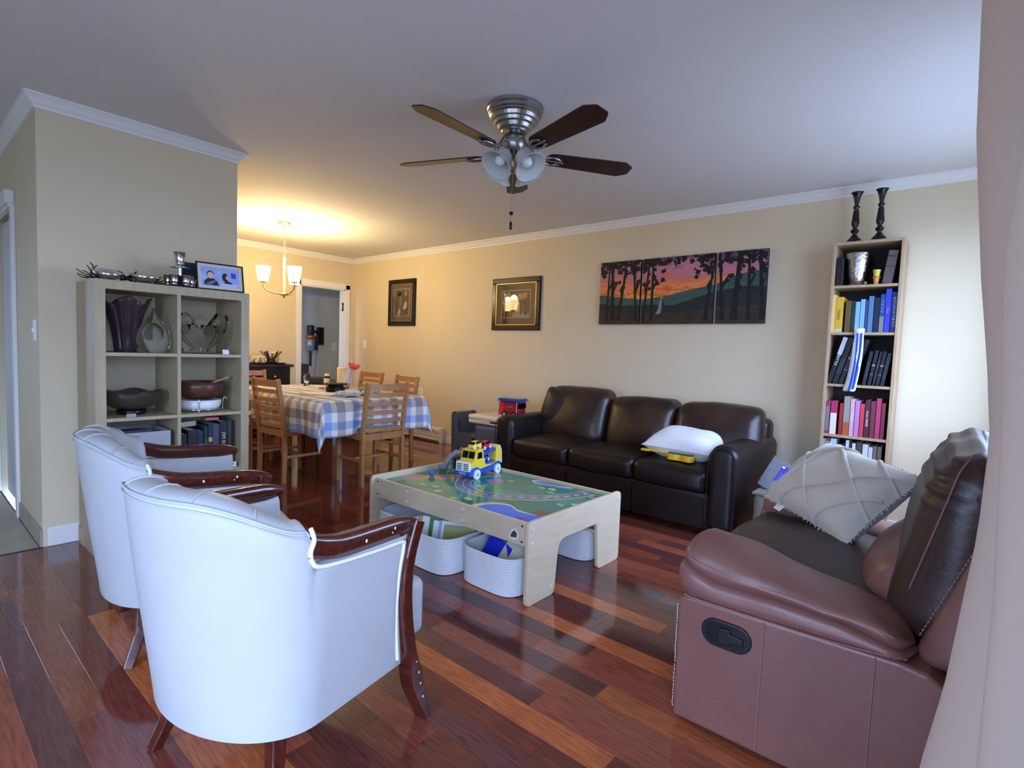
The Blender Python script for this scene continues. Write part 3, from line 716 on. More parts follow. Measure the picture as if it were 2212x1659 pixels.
for y, z in ((ty0+.03, .37), (ty0+.03, .30), (ty1-.03, .37), (ty1-.03, .30), (ty0+.19, .05)):
    e = B('dowel_cap', MB().cyl((tx1-.001, y, z), (tx1+.002, y, z), .006), WHITE, pt); e.location = (ox, oy, 0)
st = B('sticker', MB().prism([(-1.613, .292), (-1.60, .328), (-1.575, .345), (-1.552, .325), (-1.553, .30), (-1.575, .286)], ty0+.0285, ty0+.031, 'y'), WHITE, pt); st.location = (ox, oy, 0)
e = MB().prism([(-1.603, .297), (-1.592, .322), (-1.575, .335), (-1.56, .32), (-1.563, .302)], ty0+.028, ty0+.0285, 'y').build('sticker_print', mat('dark_green_print', (40, 90, 60), .4), st)
MB().prism([(-1.592, .303), (-1.584, .318), (-1.57, .309), (-1.575, .299)], ty0+.0275, ty0+.028, 'y').build('sticker_print', mat('red_print', (150, 50, 50), .4), st)

# ---------------------------------------------------------------- rope baskets
ROPE = mat('white_cotton_rope', (240, 242, 244), .85, var=.06, vscale=30, bump=.4, bscale=150, bdist=.003)
def basket(label, x, y, sx, sy, h, rz=0):
    t = thing('rope_basket', label, 'basket', (x, y, 0), rz, 'white rope baskets under the play table')
    def prof(z, g):
        k = 1+.05*z/h; r = .10
        a, b = sx/2*k+g, sy/2*k+g; pts = []
        for i in range(56):
            th = 2*pi*i/56; c, s_ = cos(th), sin(th); ex = .5
            pts.append(Vector((a*math.copysign(abs(c)**ex, c), b*math.copysign(abs(s_)**ex, s_), z)))
        return pts
    m = MB(); rows = int(h/.0135)
    R = [[v*.2 for v in prof(.004, 0)], prof(.004, -.01)]
    R[0] = [Vector((v.x, v.y, .004)) for v in R[0]]
    for k in range(rows):
        z0 = k*.0135
        for q, g in ((.12, -.003), (.5, .004), (.88, -.003)): R.append(prof(z0+q*.0135, g))
    R.append(prof(h, -.004))
    for z, g in ((h-.004, -.011), (h*.6, -.012), (h*.3, -.012), (.012, -.014)): R.append(prof(z, g))
    R.append([Vector((v.x*.1, v.y*.1, .012)) for v in prof(.01, 0)])
    m.rings(R, True, True, True).build('coiled_wall', ROPE, t); return t
BK = 'white rope basket '
basket(BK+'beside the near right leg of the play table, holding a blue folder', -1.742, 2.05, .36, .33, .19)
basket(BK+'in the middle under the play table, filled with picture books', -2.145, 2.0, .355, .33, .195)
basket(BK+'at the left end under the play table', -2.51, 2.06, .29, .32, .205)
basket(BK+'at the sofa side of the play table, seen between its right legs', -1.735, 2.68, .355, .30, .19)
bkr = random.Random(3)
def flatbook(name, label, cat, x, y, z, w_, h, th, rot, rgb, group=None):
    m = mat('print_%d_%d_%d' % rgb, rgb, .4); t = thing(name, label, cat, (x, y, z), 0, group); t.rotation_euler = rot
    MB().box(-w_/2, w_/2, -th/2, th/2, 0, h).build('cover', m, t, bevel=.001, seg=1)
    MB().box(-w_/2+.003, w_/2+.0005, -th/2+.0012, th/2-.0012, .003, h+.0005).build('pages', mat('paper', (232, 228, 216), .8), t); return t
flatbook('folder', 'bright blue folder in the front right rope basket', 'folder', -1.79, 1.985, .085, .16, .155, .008, (radians(-12), radians(22), radians(-6)), (24, 50, 200))
flatbook('box', 'cream cardboard box standing in the front right rope basket', 'box', -1.66, 1.985, .075, .20, .17, .02, (radians(-14), radians(26), radians(-4)), (214, 206, 186))
flatbook('paper_bag', 'crumpled pale green paper behind the blue folder', 'paper', -1.76, 2.06, .07, .22, .155, .012, (radians(-12), radians(8), radians(4)), (176, 186, 140))
for k, (dx, rgb, rz_) in enumerate([(-.11, (206, 150, 92), 10), (-.085, (238, 238, 232), 12), (-.03, (70, 130, 70), 14), (.0, (232, 236, 240), 16), (.04, (150, 190, 220), 18), (.07, (240, 240, 240), 14), (.10, (150, 150, 80), 8)]):
    flatbook('picture_book', ['orange', 'white', 'green', 'pale', 'light blue', 'plain white', 'olive'][k]+' picture book standing in the middle rope basket', 'book', -2.14+dx, 1.99, .03, .17, .185+.008*(k % 3), .01, (radians(-8), radians(4), radians(60-rz_*2)), rgb, 'picture books in the middle basket')
flatbook('picture_book', 'wide white and yellow board book sticking out of the middle basket', 'book', -2.24, 2.06, .05, .20, .20, .012, (radians(-14), 0, radians(12)), (222, 206, 120), 'picture books in the middle basket')

# ---------------------------------------------------------------- toys on the table
BLUE = mat('toy_blue', (24, 84, 200), .3); TY = mat('toy_yellow', (240, 212, 64), .3); TW = mat('toy_white', (238, 240, 240), .3); TR = mat('toy_red', (206, 44, 48), .3)
TBK = mat('toy_black', (12, 12, 14), .15); TGY = mat('toy_grey', (128, 134, 146), .4); TOR = mat('toy_orange', (240, 120, 40), .35); TGN = mat('toy_green', (30, 120, 70), .4); TSV = mat('toy_silver', (150, 160, 172), .3)
def wheel(par, c, r, w_, name='wheel'):
    o = MB().lathe([(r, -w_/2), (r, w_/2)], 20, (0, 0, 0)).build(name, TW, par, c, (radians(90), 0, 0), bevel=.002)
    MB().lathe([(r*.35, -w_/2-.001), (r*.35, w_/2+.001)], 14).build('hub', TSV, o)
def toycar(label, par_loc, rz, m, s=1, ry=0):
    t = thing('toy_car', label, 'toy car', par_loc, rz, 'small cars on the toy carrier truck'); t.rotation_euler = (0, ry, rz)
    p = rounded([(-.045, .008), (.045, .008), (.047, .022), (.026, .028), (.014, .044), (-.020, .044), (-.034, .030), (-.046, .026)], [.003]*8, 2)
    MB().prism([(x*s, z*s) for x, z in p], -.018*s, .018*s, 'y').build('body', m, t, bevel=.004*s)
    MB().prism([(x*s, z*s) for x, z in [(.022, .0295), (.0125, .0425), (-.019, .0425), (-.030, .031)]], -.0188*s, .0188*s, 'y').build('window', TBK, t)
    MB().box(.0125*s, .024*s, -.015*s, .015*s, .029*s, .0425*s, Matrix.Translation((.0075*s, 0, -.002*s))).build('windscreen', TBK, t)
    for x in (-.027, .027):
        for y in (-.018, .018): wheel(t, (x*s, y*s, .010*s), .010*s, .006*s)
    return t
tz2 = tz+.0034
tk = thing('toy_truck', 'blue and yellow toy car-carrier truck on the play table', 'toy truck', (-2.385, 2.505, tz2), radians(99)); tk.scale = (1.15, 1.15, 1.15)
# local: nose at -x ; built facing -x then turned
ch = rounded([(-.155, .016), (-.155, .048), (-.13, .06), (-.085, .062), (-.06, .046), (-.02, .042), (.06, .046), (.10, .062), (.125, .066), (.152, .05), (.155, .022), (.06, .018), (-.05, .018)], [.008]*13, 3)
MB().prism(ch, -.052, .052, 'y').build('chassis', BLUE, tk, bevel=.004)
cb = rounded([(-.148, .046), (-.148, .085), (-.112, .098), (-.095, .150), (-.03, .150), (-.022, .09), (.0, .060), (.10, .064), (.10, .054), (-.02, .046)], [.01]*10, 3)
MB().prism(cb, -.048, .048, 'y').build('cab', TY, tk, bevel=.004)
MB().rbox((.012, .096, .055), .006, n=3, c=(-.150, 0, .068)).build('grille', TW, tk)
for z in range(4):
    for y in (-.022, .022): MB().box(-.1575, -.155, y-.015, y+.015, .050+z*.010, .054+z*.010).build('grille_slot', TBK, tk)
MB().box(-.158, -.153, -.022, .022, .026, .038).build('number_plate', TSV, tk)
MB().box(-.002, .002, -.040, -.003, -.018, .020, Matrix.Translation((-.1045, 0, .125)) @ Euler((0, radians(18), 0)).to_matrix().to_4x4()).build('windscreen', TBK, tk)
MB().box(-.002, .002, .003, .040, -.018, .020, Matrix.Translation((-.1045, 0, .125)) @ Euler((0, radians(18), 0)).to_matrix().to_4x4()).build('windscreen', TBK, tk)
for y in (-.0485, .0485): MB().prism([(-.088, .105), (-.082, .140), (-.045, .140), (-.042, .105)], y-.0012, y+.0012, 'y').build('side_window', TBK, tk)
MB().box(-.10, -.02, -.05, .05, .149, .154).build('roof', TY, tk, bevel=.004)
MB().prism([(-.025, .112), (.105, .132), (.105, .144), (-.025, .124)], -.045, .045, 'y').build('upper_deck', BLUE, tk, bevel=.003)
MB().prism([(.0, .064), (.10, .064), (.10, .072), (.0, .070)], -.044, .044, 'y').build('lower_deck', BLUE, tk)
rg = rounded([(.098, .06), (.102, .150), (.130, .154), (.148, .12), (.156, .05), (.12, .06)], [.006]*6, 2)
MB().prism(rg, -.05, .05, 'y').build('rear_gate', TY, tk, bevel=.004)
MB().prism([(.132, .154), (.150, .12), (.159, .048), (.165, .048), (.157, .125), (.138, .156)], -.05, .05, 'y').build('rear_trim', TW, tk)
for x in (-.098, .108):
    for y in (-.055, .055): wheel(tk, (x, y, .022), .0275, .014)
def onTk(x, y, z):
    a = radians(99); x, y, z = x*1.15, y*1.15, z*1.15; return (-2.385+x*cos(a)-y*sin(a), 2.505+x*sin(a)+y*cos(a), tz2+z)
toycar('yellow toy car on the upper deck of the carrier truck', onTk(-.045, 0, .1535), radians(279), TY, 1.08)
toycar('red toy car at the top rear of the carrier truck', onTk(.055, 0, .139), radians(279), TR, 1.15, radians(6))
toycar('blue toy car on the lower deck of the carrier truck', onTk(.045, -.005, .072), radians(279), BLUE, .9)
b_ = MB().ell((0, 0, .021), (.021, .021, .021), 20, 14).build('toy_ball', mat('toy_cyan', (30, 140, 200), .2, rgb2=(20, 90, 170), vscale=30)); b_.location = (-2.556, 2.25, tz2-.002)
tag(b_, 'small shiny blue ball on the green play table', 'ball')
gr_ = thing('toy_robot', 'grey plastic toy figure with a raised arm behind the carrier truck', 'toy figure', (-2.585, 2.47, tz2), radians(35))
MB().tube([(-.06, -.03, .02), (-.045, -.02, .05), (-.02, -.005, .09), (.015, .01, .118), (.05, .015, .112)], [.022, .017, .017, .020, .016], 10).build('arm', TGY, gr_)
MB().ell((-.065, -.035, .024), (.03, .022, .024)).build('foot', TGY, gr_); MB().ell((-.015, -.045, .022), (.018, .018, .022)).build('foot', TGY, gr_)
MB().rbox((.05, .05, .07), .015, n=3, c=(.03, .0, .055)).build('body', TBK, gr_)
MB().tube([(.03, .0, .02), (.035, -.01, .0)], .02, 8).build('leg', TBK, gr_)
og = thing('toy_vehicle', 'orange toy vehicle with a green wheel at the back of the play table', 'toy vehicle', (-2.585, 2.62, tz2), radians(30))
MB().prism(rounded([(-.10, .05), (-.09, .085), (-.03, .095), (.02, .085), (.09, .09), (.10, .06), (.06, .04), (-.06, .035)], [.01]*8, 3), -.035, .035, 'y').build('body', TOR, og, bevel=.006)
MB().lathe([(.03, -.015), (.03, .015)], 16).build('wheel', TGN, og, (-.085, -.03, .03), (radians(90), 0, 0), bevel=.003)
MB().lathe([(.024, -.012), (.024, .012)], 16).build('wheel', TOR, og, (.05, -.036, .035), (radians(90), 0, 0), bevel=.003)
MB().lathe([(.014, -.014), (.014, .014)], 12).build('hub', TBK, og, (.05, -.038, .035), (radians(90), 0, 0))
MB().rbox((.05, .05, .05), .012, n=2, c=(-.02, 0, .02)).build('base', TOR, og)
MB().tube([(-.03, 0, .09), (-.02, .0, .11), (.0, 0, .105), (.02, 0, .112)], .009, 8).build('driver', TSV, og)
# ================================================================== KIDS TABLE + CHAIR
KG = mat('grey_plastic', (92, 96, 108), .5, var=.08, vscale=10, bump=.1, bscale=120); KC = mat('cream_plastic', (226, 214, 188), .45)
kt = thing('kids_table', 'small grey plastic kids table with cream top beside the sofa', 'kids table', (-3.46, 3.98, 0))
MB().rbox((.54, .56, .05), .022, n=3, c=(.03, 0, .525)).build('top', KC, kt)
MB().rbox((.53, .55, .04), .015, n=3, c=(.03, 0, .485)).build('apron', KC, kt)
for y in (-.17, .17): MB().rbox((.40, .20, .47), .06, n=4, c=(.02, y, .235), fn=lambda v, X, Y, Z: Vector((v.x*(1-.06*Z), v.y, v.z))).build('leg_panel', KG, kt)
MB().box(-.08, .05, -.279, -.274, .492, .508).build('drawer_pull', KC, kt, bevel=.004); MB().box(.06, .16, -.278, -.272, .490, .503).build('drawer_slot', BLACK, kt)
kc = thing('kids_chair', 'small grey plastic kids chair pushed behind the kids table', 'kids chair', (-3.97, 4.05, 0))
side = rounded([(-.16, 0), (-.17, .50), (-.13, .52), (-.09, .50), (-.08, .31), (.14, .29), (.14, .22), (.16, 0), (.06, 0), (.05, .16), (-.06, .16), (-.07, 0)], [.01, .03, .03, .03, .03, .03, .02, .01, .01, .05, .05, .01], 4)
for y in (-.15, .13): MB().prism(side, y, y+.022, 'y').build('side_panel', KG, kc, bevel=.006)
MB().rbox((.27, .28, .03), .012, n=2, c=(.02, 0, .275)).build('seat', KG, kc); MB().rbox((.035, .30, .30), .015, n=3, c=(-.135, 0, .365)).build('backrest', KG, kc)
ft = thing('toy_fire_truck', 'red toy fire truck with a blue tray on its roof on the kids table', 'toy truck', (-3.27, 3.88, .55), radians(8))
RT = mat('red_tin', (176, 26, 44), .35, rgb2=(140, 20, 40), vscale=20); BT = mat('blue_tray', (44, 78, 140), .4)
MB().rbox((.21, .12, .12), .012, n=3, c=(0, 0, .09)).build('body', RT, ft); MB().rbox((.06, .122, .13), .012, n=3, c=(-.095, 0, .085)).build('front', mat('bright_red', (214, 48, 44), .35), ft)
MB().box(-.128, -.12, -.055, .055, .03, .075).build('grille', TBK, ft); MB().box(-.13, -.118, -.06, .06, .018, .030).build('bumper', TSV, ft)
MB().box(.075, .079, -.062, .062, .035, .15).build('stripe', TW, ft); MB().box(.085, .106, -.0615, .0615, .09, .14).build('window', TBK, ft)
for x in (-.055, .05):
    for y in (-.06, .06): 
        o = MB().lathe([(.028, -.01), (.028, .01)], 18).build('wheel', TBK, ft, (x, y, .030), (radians(90), 0, 0), bevel=.003); MB().lathe([(.017, -.011), (.017, .011)], 14).build('hub', TSV, o)
MB().box(-.13, .13, -.085, .085, .155, .162).box(-.12, .11, -.075, .075, .162, .182).build('roof_tray', BT, ft, bevel=.004)
MB().box(-.108, .098, -.065, .065, .180, .1835).build('tray_lid', mat('pale_lid', (150, 170, 186), .5), ft)
MB().tube(spline([(-.04, -.0612, .095), (-.03, -.0612, .092), (-.022, -.0612, .108), (-.012, -.0612, .094), (-.002, -.0612, .112), (.006, -.0612, .096), (.018, -.0612, .114), (.024, -.0612, .098), (.036, -.0612, .106)], 40), .0014, 5).build('scrawled_print', TSV, ft)

# ================================================================== NARROW BOOKCASE
OAK = mat('birch_veneer', (182, 156, 122), .5, rgb2=(164, 136, 102), vscale=8, stretch=(8, 8, 1)); OAKD = mat('dark_back_panel', (40, 33, 27), .7)
bx0, bx1, by0, by1, bh = -.752, -.352, 4.245, 4.515, 2.0
bc = thing('bookcase', 'tall narrow birch bookcase against the back wall', 'bookcase', ((bx0+bx1)/2, by0, 0)); bo = (-(bx0+bx1)/2, -by0, 0)
SHZ = [.012, .335, .685, 1.035, 1.390, 1.708]
for x in (bx0, bx1-.018): MB().box(x, x+.018, by0, by1, 0, bh).build('side_panel', OAK, bc, bo, bevel=.001, seg=1)
MB().box(bx0+.018, bx1-.018, by0, by1, bh-.02, bh-.001).build('top_panel', OAK, bc, bo)
for z in SHZ: MB().box(bx0+.018, bx1-.018, by0+.004, by1-.01, z-.018, z).build('shelf', OAK, bc, bo, bevel=.001, seg=1)
MB().box(bx0+.018, bx1-.018, by1-.008, by1, .0, bh-.02).build('back_panel', OAKD, bc, bo)
PAPER = mat('paper', (232, 228, 216), .8)
def book(label, x, z, w_, h, d, rgb, lean=0, group=None, text=None, tcol=(235, 235, 235), band=None, y=None, name='book', spine_out=.0, tsize=.6, ax='y'):
    """upright book, spine to -y; x left edge; lean (rad) tilts top towards +x"""
    y = by0+.02 if y is None else y
    t = thing(name, label, 'book', (x, y, z+w_*sin(abs(lean))+.0005), 0, group); t.rotation_euler = (0, lean, 0)
    m = mat('cover_%d_%d_%d' % rgb, rgb, .42, var=.08, vscale=30)
    MB().box(0, w_, 0, .004, 0, h).box(0, .0025, .004, d, 0, h).box(w_-.0025, w_, .004, d, 0, h).build('cover', m, t, bevel=.0012, seg=1)
    MB().box(.0025, w_-.0025, .004, d-.004, .003, h-.003).build('pages', PAPER, t)
    if band:
        for (z0, z1, c) in band: MB().box(.0006, w_-.0006, -.0007, .0005, z0*h, z1*h).build('spine_band', mat('cover_%d_%d_%d' % c, c, .42, var=.08, vscale=30), t)
    if text and '\n' in text:
        puttext(text, w_*.85, 'spine_text', mat('ink_%d_%d_%d' % tcol, tcol, .5), t, Matrix(((1, 0, 0, w_/2), (0, 0, -1, -.0016), (0, 1, 0, h*.68), (0, 0, 0, 1))))
    elif text:
        L_ = textmesh(text, w_*tsize); wd = max(v.co.x for v in L_.vertices)*2; bpy.data.meshes.remove(L_)
        sxx = min(1.0, h*.8/max(wd, .001))
        puttext(text, w_*tsize, 'spine_text', mat('ink_%d_%d_%d' % tcol, tcol, .5), t, Matrix(((0, 1, 0, w_/2), (0, 0, -1, -.0016), (-1, 0, 0, h*.5), (0, 0, 0, 1))), sxx)
    return t
# helper: px in zoom (1740..) -> x on shelf face
def bxx(zx): return (1740+zx/4.608)
def row(z, items, group):
    for it in items: book(**it, z=z, group=group)
G2, G3, G4, G5 = 'books on the second shelf', 'dark books on the third shelf', 'red books on the fourth shelf', 'pale books on the fifth shelf'
X = lambda px, y=4.265, zr=700: None
def S(px, zpx=620):
    """x on book plane y=4.265 for image column px at image row zpx"""
    d = _f2+_r3*((px-1106)/F)-_u3*((zpx-829.5)/F); return d.x/d.y*4.265
r2 = [(250, 285, 1160, (228, 190, 110), 'thin cream yellow'), (287, 360, 1185, (214, 170, 40), 'yellow'), (382, 438, 1225, (92, 78, 40), 'olive brown'), (440, 480, 1228, (22, 42, 26), 'dark green'),
      (482, 526, 1238, (120, 180, 214), 'pale turquoise'), (530, 577, 1214, (130, 176, 224), 'light sky blue'), (580, 606, 1225, (40, 64, 120), 'thin navy'), (610, 660, 1185, (84, 120, 156), 'steel blue'),
      (664, 720, 1200, (12, 22, 52), 'midnight navy'), (724, 772, 1170, (30, 60, 130), 'teal blue'), (775, 832, 1120, (48, 62, 190), 'tall violet blue'), (836, 898, 1150, (24, 40, 116), 'dark blue')]
words2 = {1: ('Sababa', (120, 90, 10)), 9: ('S\nH\nU\nK', (130, 180, 200)), 10: ('zahav', (240, 110, 150)), 11: ('BOTTOM OF THE POT', (190, 205, 240))}
for k, (a, b, top, rgb, nm) in enumerate(r2):
    xa, xb = S(1740+a/4.608, 715), S(1740+b/4.608, 715); h = (1548-top)/4.608*.00306
    bt = words2.get(k); band = {4: [(0, .14, (206, 196, 130))], 9: [(0, .42, (120, 124, 128))], 1: [(0, .1, (200, 190, 160))]}.get(k)
    book(nm+' book on the second shelf of the narrow bookcase', xa, SHZ[4], max(.006, xb-xa-.001), h, .17+.01*(k % 4), rgb, 0, G2, bt[0] if bt else None, bt[1] if bt else (0, 0, 0), band)
r3 = [(205, 255, 180, (14, 16, 22), 'BATTLE', (220, 220, 226)), (262, 318, 185, (12, 14, 20), None, 0), (325, 372, 200, (20, 22, 28), None, 0), (378, 420, 190, (10, 12, 18), None, 0), (426, 470, 200, (16, 18, 24), None, 0),
      (560, 600, 310, (14, 18, 30), None, 0), (612, 652, 300, (16, 20, 34), None, 0), (660, 690, 310, (14, 16, 24), None, 0), (695, 735, 305, (12, 14, 20), None, 0), (742, 785, 320, (20, 22, 26), None, 0)]
ord_ = ['first', 'second', 'third', 'fourth', 'fifth', 'sixth', 'seventh', 'eighth', 'ninth', 'tenth']
for k, (a, b, top, rgb, tx, tc_) in enumerate(r3):
    xa, xb = S(1740+a/4.608, 827), S(1740+b/4.608, 827); lean = radians(15 if k < 5 else 8); h = (640-top)/4.608*.00318/cos(lean)
    book(('black book with big white lettering leaning at the left of the third shelf' if k == 0 else ord_[k]+' black book from the left leaning on the third shelf'), xa, SHZ[3], max(.008, xb-xa-.002), h, .19, rgb, lean, G3, tx, tc_ or (0, 0, 0), [(.62, 1, (190, 192, 196))] if k == 0 else ([(.2, .5+.04*k, (36, 40, 48))] if k % 2 else [(.55, .6, (120, 124, 130)), (.3, .33, (90, 96, 100))]), tsize=.75)
r4 = [(182, 228, 822, (150, 40, 76), 'crimson', None), (234, 300, 815, (170, 36, 84), 'magenta', None), (322, 358, 830, (156, 30, 44), 'deep red', None), (362, 424, 762, (150, 140, 128), 'tall grey and orange', None),
      (428, 472, 782, (206, 160, 170), 'pale pink', 'Jerusalem'), (476, 524, 795, (190, 120, 180), 'lilac', None), (528, 572, 822, (196, 60, 64), 'coral red', None), (576, 628, 782, (80, 20, 44), 'dark maroon', 'Kosher BAKER'),
      (632, 682, 790, (110, 44, 54), 'brown red', None), (686, 736, 760, (178, 54, 96), 'tall rose', None), (740, 782, 800, (130, 44, 66), 'wine red', None)]
for k, (a, b, top, rgb, nm, tx) in enumerate(r4):
    xa, xb = S(1740+a/4.608, 935), S(1740+b/4.608, 935); h = (1140-top)/4.608*.00325
    band = {1: [(0, .64, (222, 214, 190))], 3: [(0, .34, (176, 84, 40))], 0: [(.1, .85, (120, 110, 116))]}.get(k)
    book(nm+' book on the fourth shelf of the narrow bookcase', xa, SHZ[2], max(.008, xb-xa-.0015), h, .18, rgb, 0, G4, tx, (240, 230, 230), band)
r5 = [(155, 190, 1200, (150, 148, 146), 'grey'), (192, 230, 1195, (90, 80, 72), 'brown grey'), (234, 290, 1190, (196, 204, 214), 'silver'), (295, 370, 1255, (186, 200, 226), 'short pale blue'), (385, 420, 1200, (206, 210, 218), 'off-white'), (424, 446, 1205, (50, 40, 36), 'thin dark'),
      (450, 486, 1215, (214, 216, 220), 'narrow white'), (492, 552, 1220, (74, 64, 58), 'taupe'), (556, 612, 1230, (206, 208, 214), 'white'), (616, 660, 1235, (196, 200, 204), 'pale grey'), (664, 700, 1240, (120, 108, 92), 'tan'), (704, 750, 1240, (112, 100, 88), 'grey brown')]
for k, (a, b, top, rgb, nm) in enumerate(r5):
    xa, xb = S(1740+a/4.608, 1000), S(1740+b/4.608, 1000); h = .35-(.018 if k % 3 else .03)-(top-1190)/4.608*.0033
    book(nm+' book on the fifth shelf behind the cream cushion', xa, SHZ[1], max(.006, xb-xa-.0015), min(h, .318), .18, rgb, 0, G5)
# top compartment
HAM = mat('hammered_silver', (196, 194, 190), .16, 1, bump=.8, bscale=55, bdist=.006)
v_ = MB().lathe([(.0, 0), (.038, 0), (.045, .006), (.058, .06), (.068, .14), (.074, .22), (.072, .226), (.064, .14), (.04, .01), (.0, .008)], 28, cap=False).build('silver_vase', HAM)
v_.location = (-.615, 4.345, SHZ[5]); tag(v_, 'tall hammered silver vase on the top shelf of the narrow bookcase', 'vase')
ic = thing('toy_cup', 'small yellow and orange toy ice cream cup in front of the dark book', 'toy cup', (-.497, 4.29, SHZ[5]))
MB().lathe([(.012, 0), (.018, .045), (.022, .05)], 16).build('cone', mat('cone_orange', (222, 160, 80), .5), ic); MB().lathe([(.024, .046), (.024, .052), (.018, .054)], 16).build('rim', mat('ring_red', (230, 90, 50), .5), ic)
MB().lathe([(.016, .052), (.021, .085), (.024, .092), (.022, .098), (.0, .098)], 16).build('scoop', mat('lime_yellow', (206, 200, 80), .5), ic)
book('grey brown thick book leaning on the top shelf of the narrow bookcase', -.462, SHZ[5], .052, .215, .16, (96, 80, 78), radians(7), None, None, (0, 0, 0), [(.8, .84, (50, 40, 40)), (.5, .53, (60, 50, 50))])
book('black book at the back left of the top bookcase shelf', -.728, SHZ[5], .04, .19, .15, (16, 14, 14), 0)
st_ = MB().prism([(.012*(1 if i % 2 else .45)*cos(2*pi*i/10), .012*(1 if i % 2 else .45)*sin(2*pi*i/10)+.014) for i in range(10)], 0, .008, 'y').build('star_ornament', mat('brass', (190, 150, 90), .3, .8)); st_.location = (-.555, 4.275, SHZ[5]); tag(st_, 'tiny brass star beside the silver vase', 'ornament')
# candlesticks
PEW = mat('dark_pewter', (58, 58, 60), .3, .9, var=.4, vscale=40, bump=.4, bscale=90)
cprof = [(0, 0), (.060, 0), (.062, .008), (.050, .016), (.036, .024), (.034, .032), (.026, .040), (.014, .058), (.009, .066), (.018, .076), (.021, .086), (.014, .096), (.008, .104), (.012, .112), (.016, .124), (.017, .135), (.014, .17), (.012, .205), (.009, .215), (.015, .224), (.016, .232), (.009, .238), (.010, .25), (.016, .285), (.022, .305), (.028, .314), (.029, .318), (.0, .318)]
for k, (x, lb) in enumerate(((-.655, 'left'), (-.512, 'right'))):
    c_ = thing('candlestick', 'tall dark pewter candlestick at the %s on top of the bookcase' % lb, 'candlestick', (x, 4.385, bh), 0, 'pewter candlesticks on the bookcase')
    MB().lathe([(r*1.22, z*1.13) for r, z in cprof[:11]], 24).build('base', PEW, c_)
    m = MB(); R = []
    for r, z in cprof[10:22]:
        R.append([Vector((r*1.3*(1+.10*cos(8*2*pi*i/48)*(1 if .11 < z < .21 else 0))*cos(2*pi*i/48), r*1.3*(1+.10*cos(8*2*pi*i/48)*(1 if .11 < z < .21 else 0))*sin(2*pi*i/48), z*1.13)) for i in range(48)])
    m.rings(R).build('stem', PEW, c_); MB().lathe([(r*1.3, z*1.13) for r, z in cprof[21:]], 24).build('cup', PEW, c_)
# striped cloth hanging from the second shelf
CL = mat('white_ribbed_cloth', (228, 234, 244), .8, bump=.2, bscale=200); CB = mat('cobalt_cloth', (30, 78, 196), .8)
sk = thing('hanging_cloth', 'white and blue striped cloth strip hanging from the bookcase shelf', 'cloth', (-.565, by0-.006, 1.40))
ctr = spline([(.0, 0, .015), (.002, -.004, -.06), (-.004, -.006, -.20), (-.02, -.008, -.34), (-.035, -.006, -.41)], 24)
wds = [.030, .031, .030, .027, .026, .026, .027, .029, .030, .031, .031, .032, .032, .032, .033, .033, .033, .034, .034, .035, .036, .037, .037, .030]
def strip(a, b, dy, i0=0, i1=24):
    m = MB(); vs = []
    for i in range(i0, i1):
        c = ctr[i]; w_ = wds[i]
        f0 = a(i) if callable(a) else a; f1 = b(i) if callable(b) else b
        vs += [(c.x+w_*f0, c.y+dy-.004*cos(f0*2+i*.3), c.z), (c.x+w_*f1, c.y+dy-.004*cos(f1*2+i*.3), c.z)]
    n = i1-i0; return m.add(vs, [(2*i, 2*i+1, 2*i+3, 2*i+2) for i in range(n-1)], True)
strip(-1, 1, 0).build('body', CL, sk, solid=.002); strip(lambda i: -.55+.02*i, lambda i: -.15+.018*i, -.006, 3).build('stripe', CB, sk, solid=.001)
strip(lambda i: .35-.012*i, lambda i: .85-.02*i, -.0062, 3, 14).build('stripe', CB, sk, solid=.001); strip(lambda i: .2+.02*(i-12), lambda i: .75, -.0062, 13, 22).build('stripe', CB, sk, solid=.001)

# ================================================================== BIN WITH ORGANISER
GB = mat('grey_bin', (122, 118, 112), .6)
bn = thing('toy_bin', 'grey storage bin on the floor between sofa and bookcase', 'bin', (-.78, 3.62, 0))
MB().rbox((.34, .34, .36), .04, n=3, c=(0, 0, .182)).build('body', GB, bn)
MB().prism([(-.17+.0, .0), (.17, 0), (.17, .012), (-.17, .012)], -.175, .175, 'x').build('rim', GB, bn, (0, 0, .355))
MB().lathe([(.075, -.004), (.075, .004)], 24).build('cutout', BLACK, bn, (.06, -.1685, .26), (radians(90), 0, 0))
og2 = thing('organiser_box', 'clear plastic compartment box with a purple label standing in the grey bin', 'box', (-.872, 3.60, .352)); og2.rotation_euler = (radians(-12), radians(24), 0); og2.scale = (.8, .8, .8)
CLP = mat('clear_plastic', (150, 154, 158), .12, trans=.7, ior=1.25)
m = MB().box(-.13, .13, -.02, -.017, 0, .26).box(-.13, .13, .017, .02, 0, .26).box(-.13, -.127, -.017, .017, 0, .26).box(.127, .13, -.017, .017, 0, .26).box(-.127, .127, -.017, .017, 0, .003).box(-.127, .127, -.017, .017, .257, .26); m.build('case', CLP, og2)
m = MB()
for k in range(1, 4): m.box(-.127+k*.0635-.001, -.127+k*.0635+.001, -.016, .016, .004, .256)
for k in range(1, 5): m.box(-.126, .126, -.016, .016, k*.052-.001, k*.052+.001)
m.build('divider', CLP, og2)
for k, (x, z, rgb) in enumerate([(-.09, .03, (40, 44, 52)), (-.09, .08, (50, 52, 60)), (-.09, .13, (44, 46, 54)), (-.09, .18, (60, 64, 70)), (.09, .03, (30, 90, 96)), (.09, .08, (40, 110, 120)), (-.03, .03, (70, 74, 80)), (.03, .03, (40, 90, 90))]):
    MB().rbox((.045, .022, .035), .008, n=2, c=(x, .002, z)).build('bead_pile', mat('bead_%d' % rgb[0], rgb, .4), og2)
lb = MB().box(-.045, .06, -.0225, -.0205, .07, .225).build('label', mat('purple_label', (84, 50, 170), .45), og2)
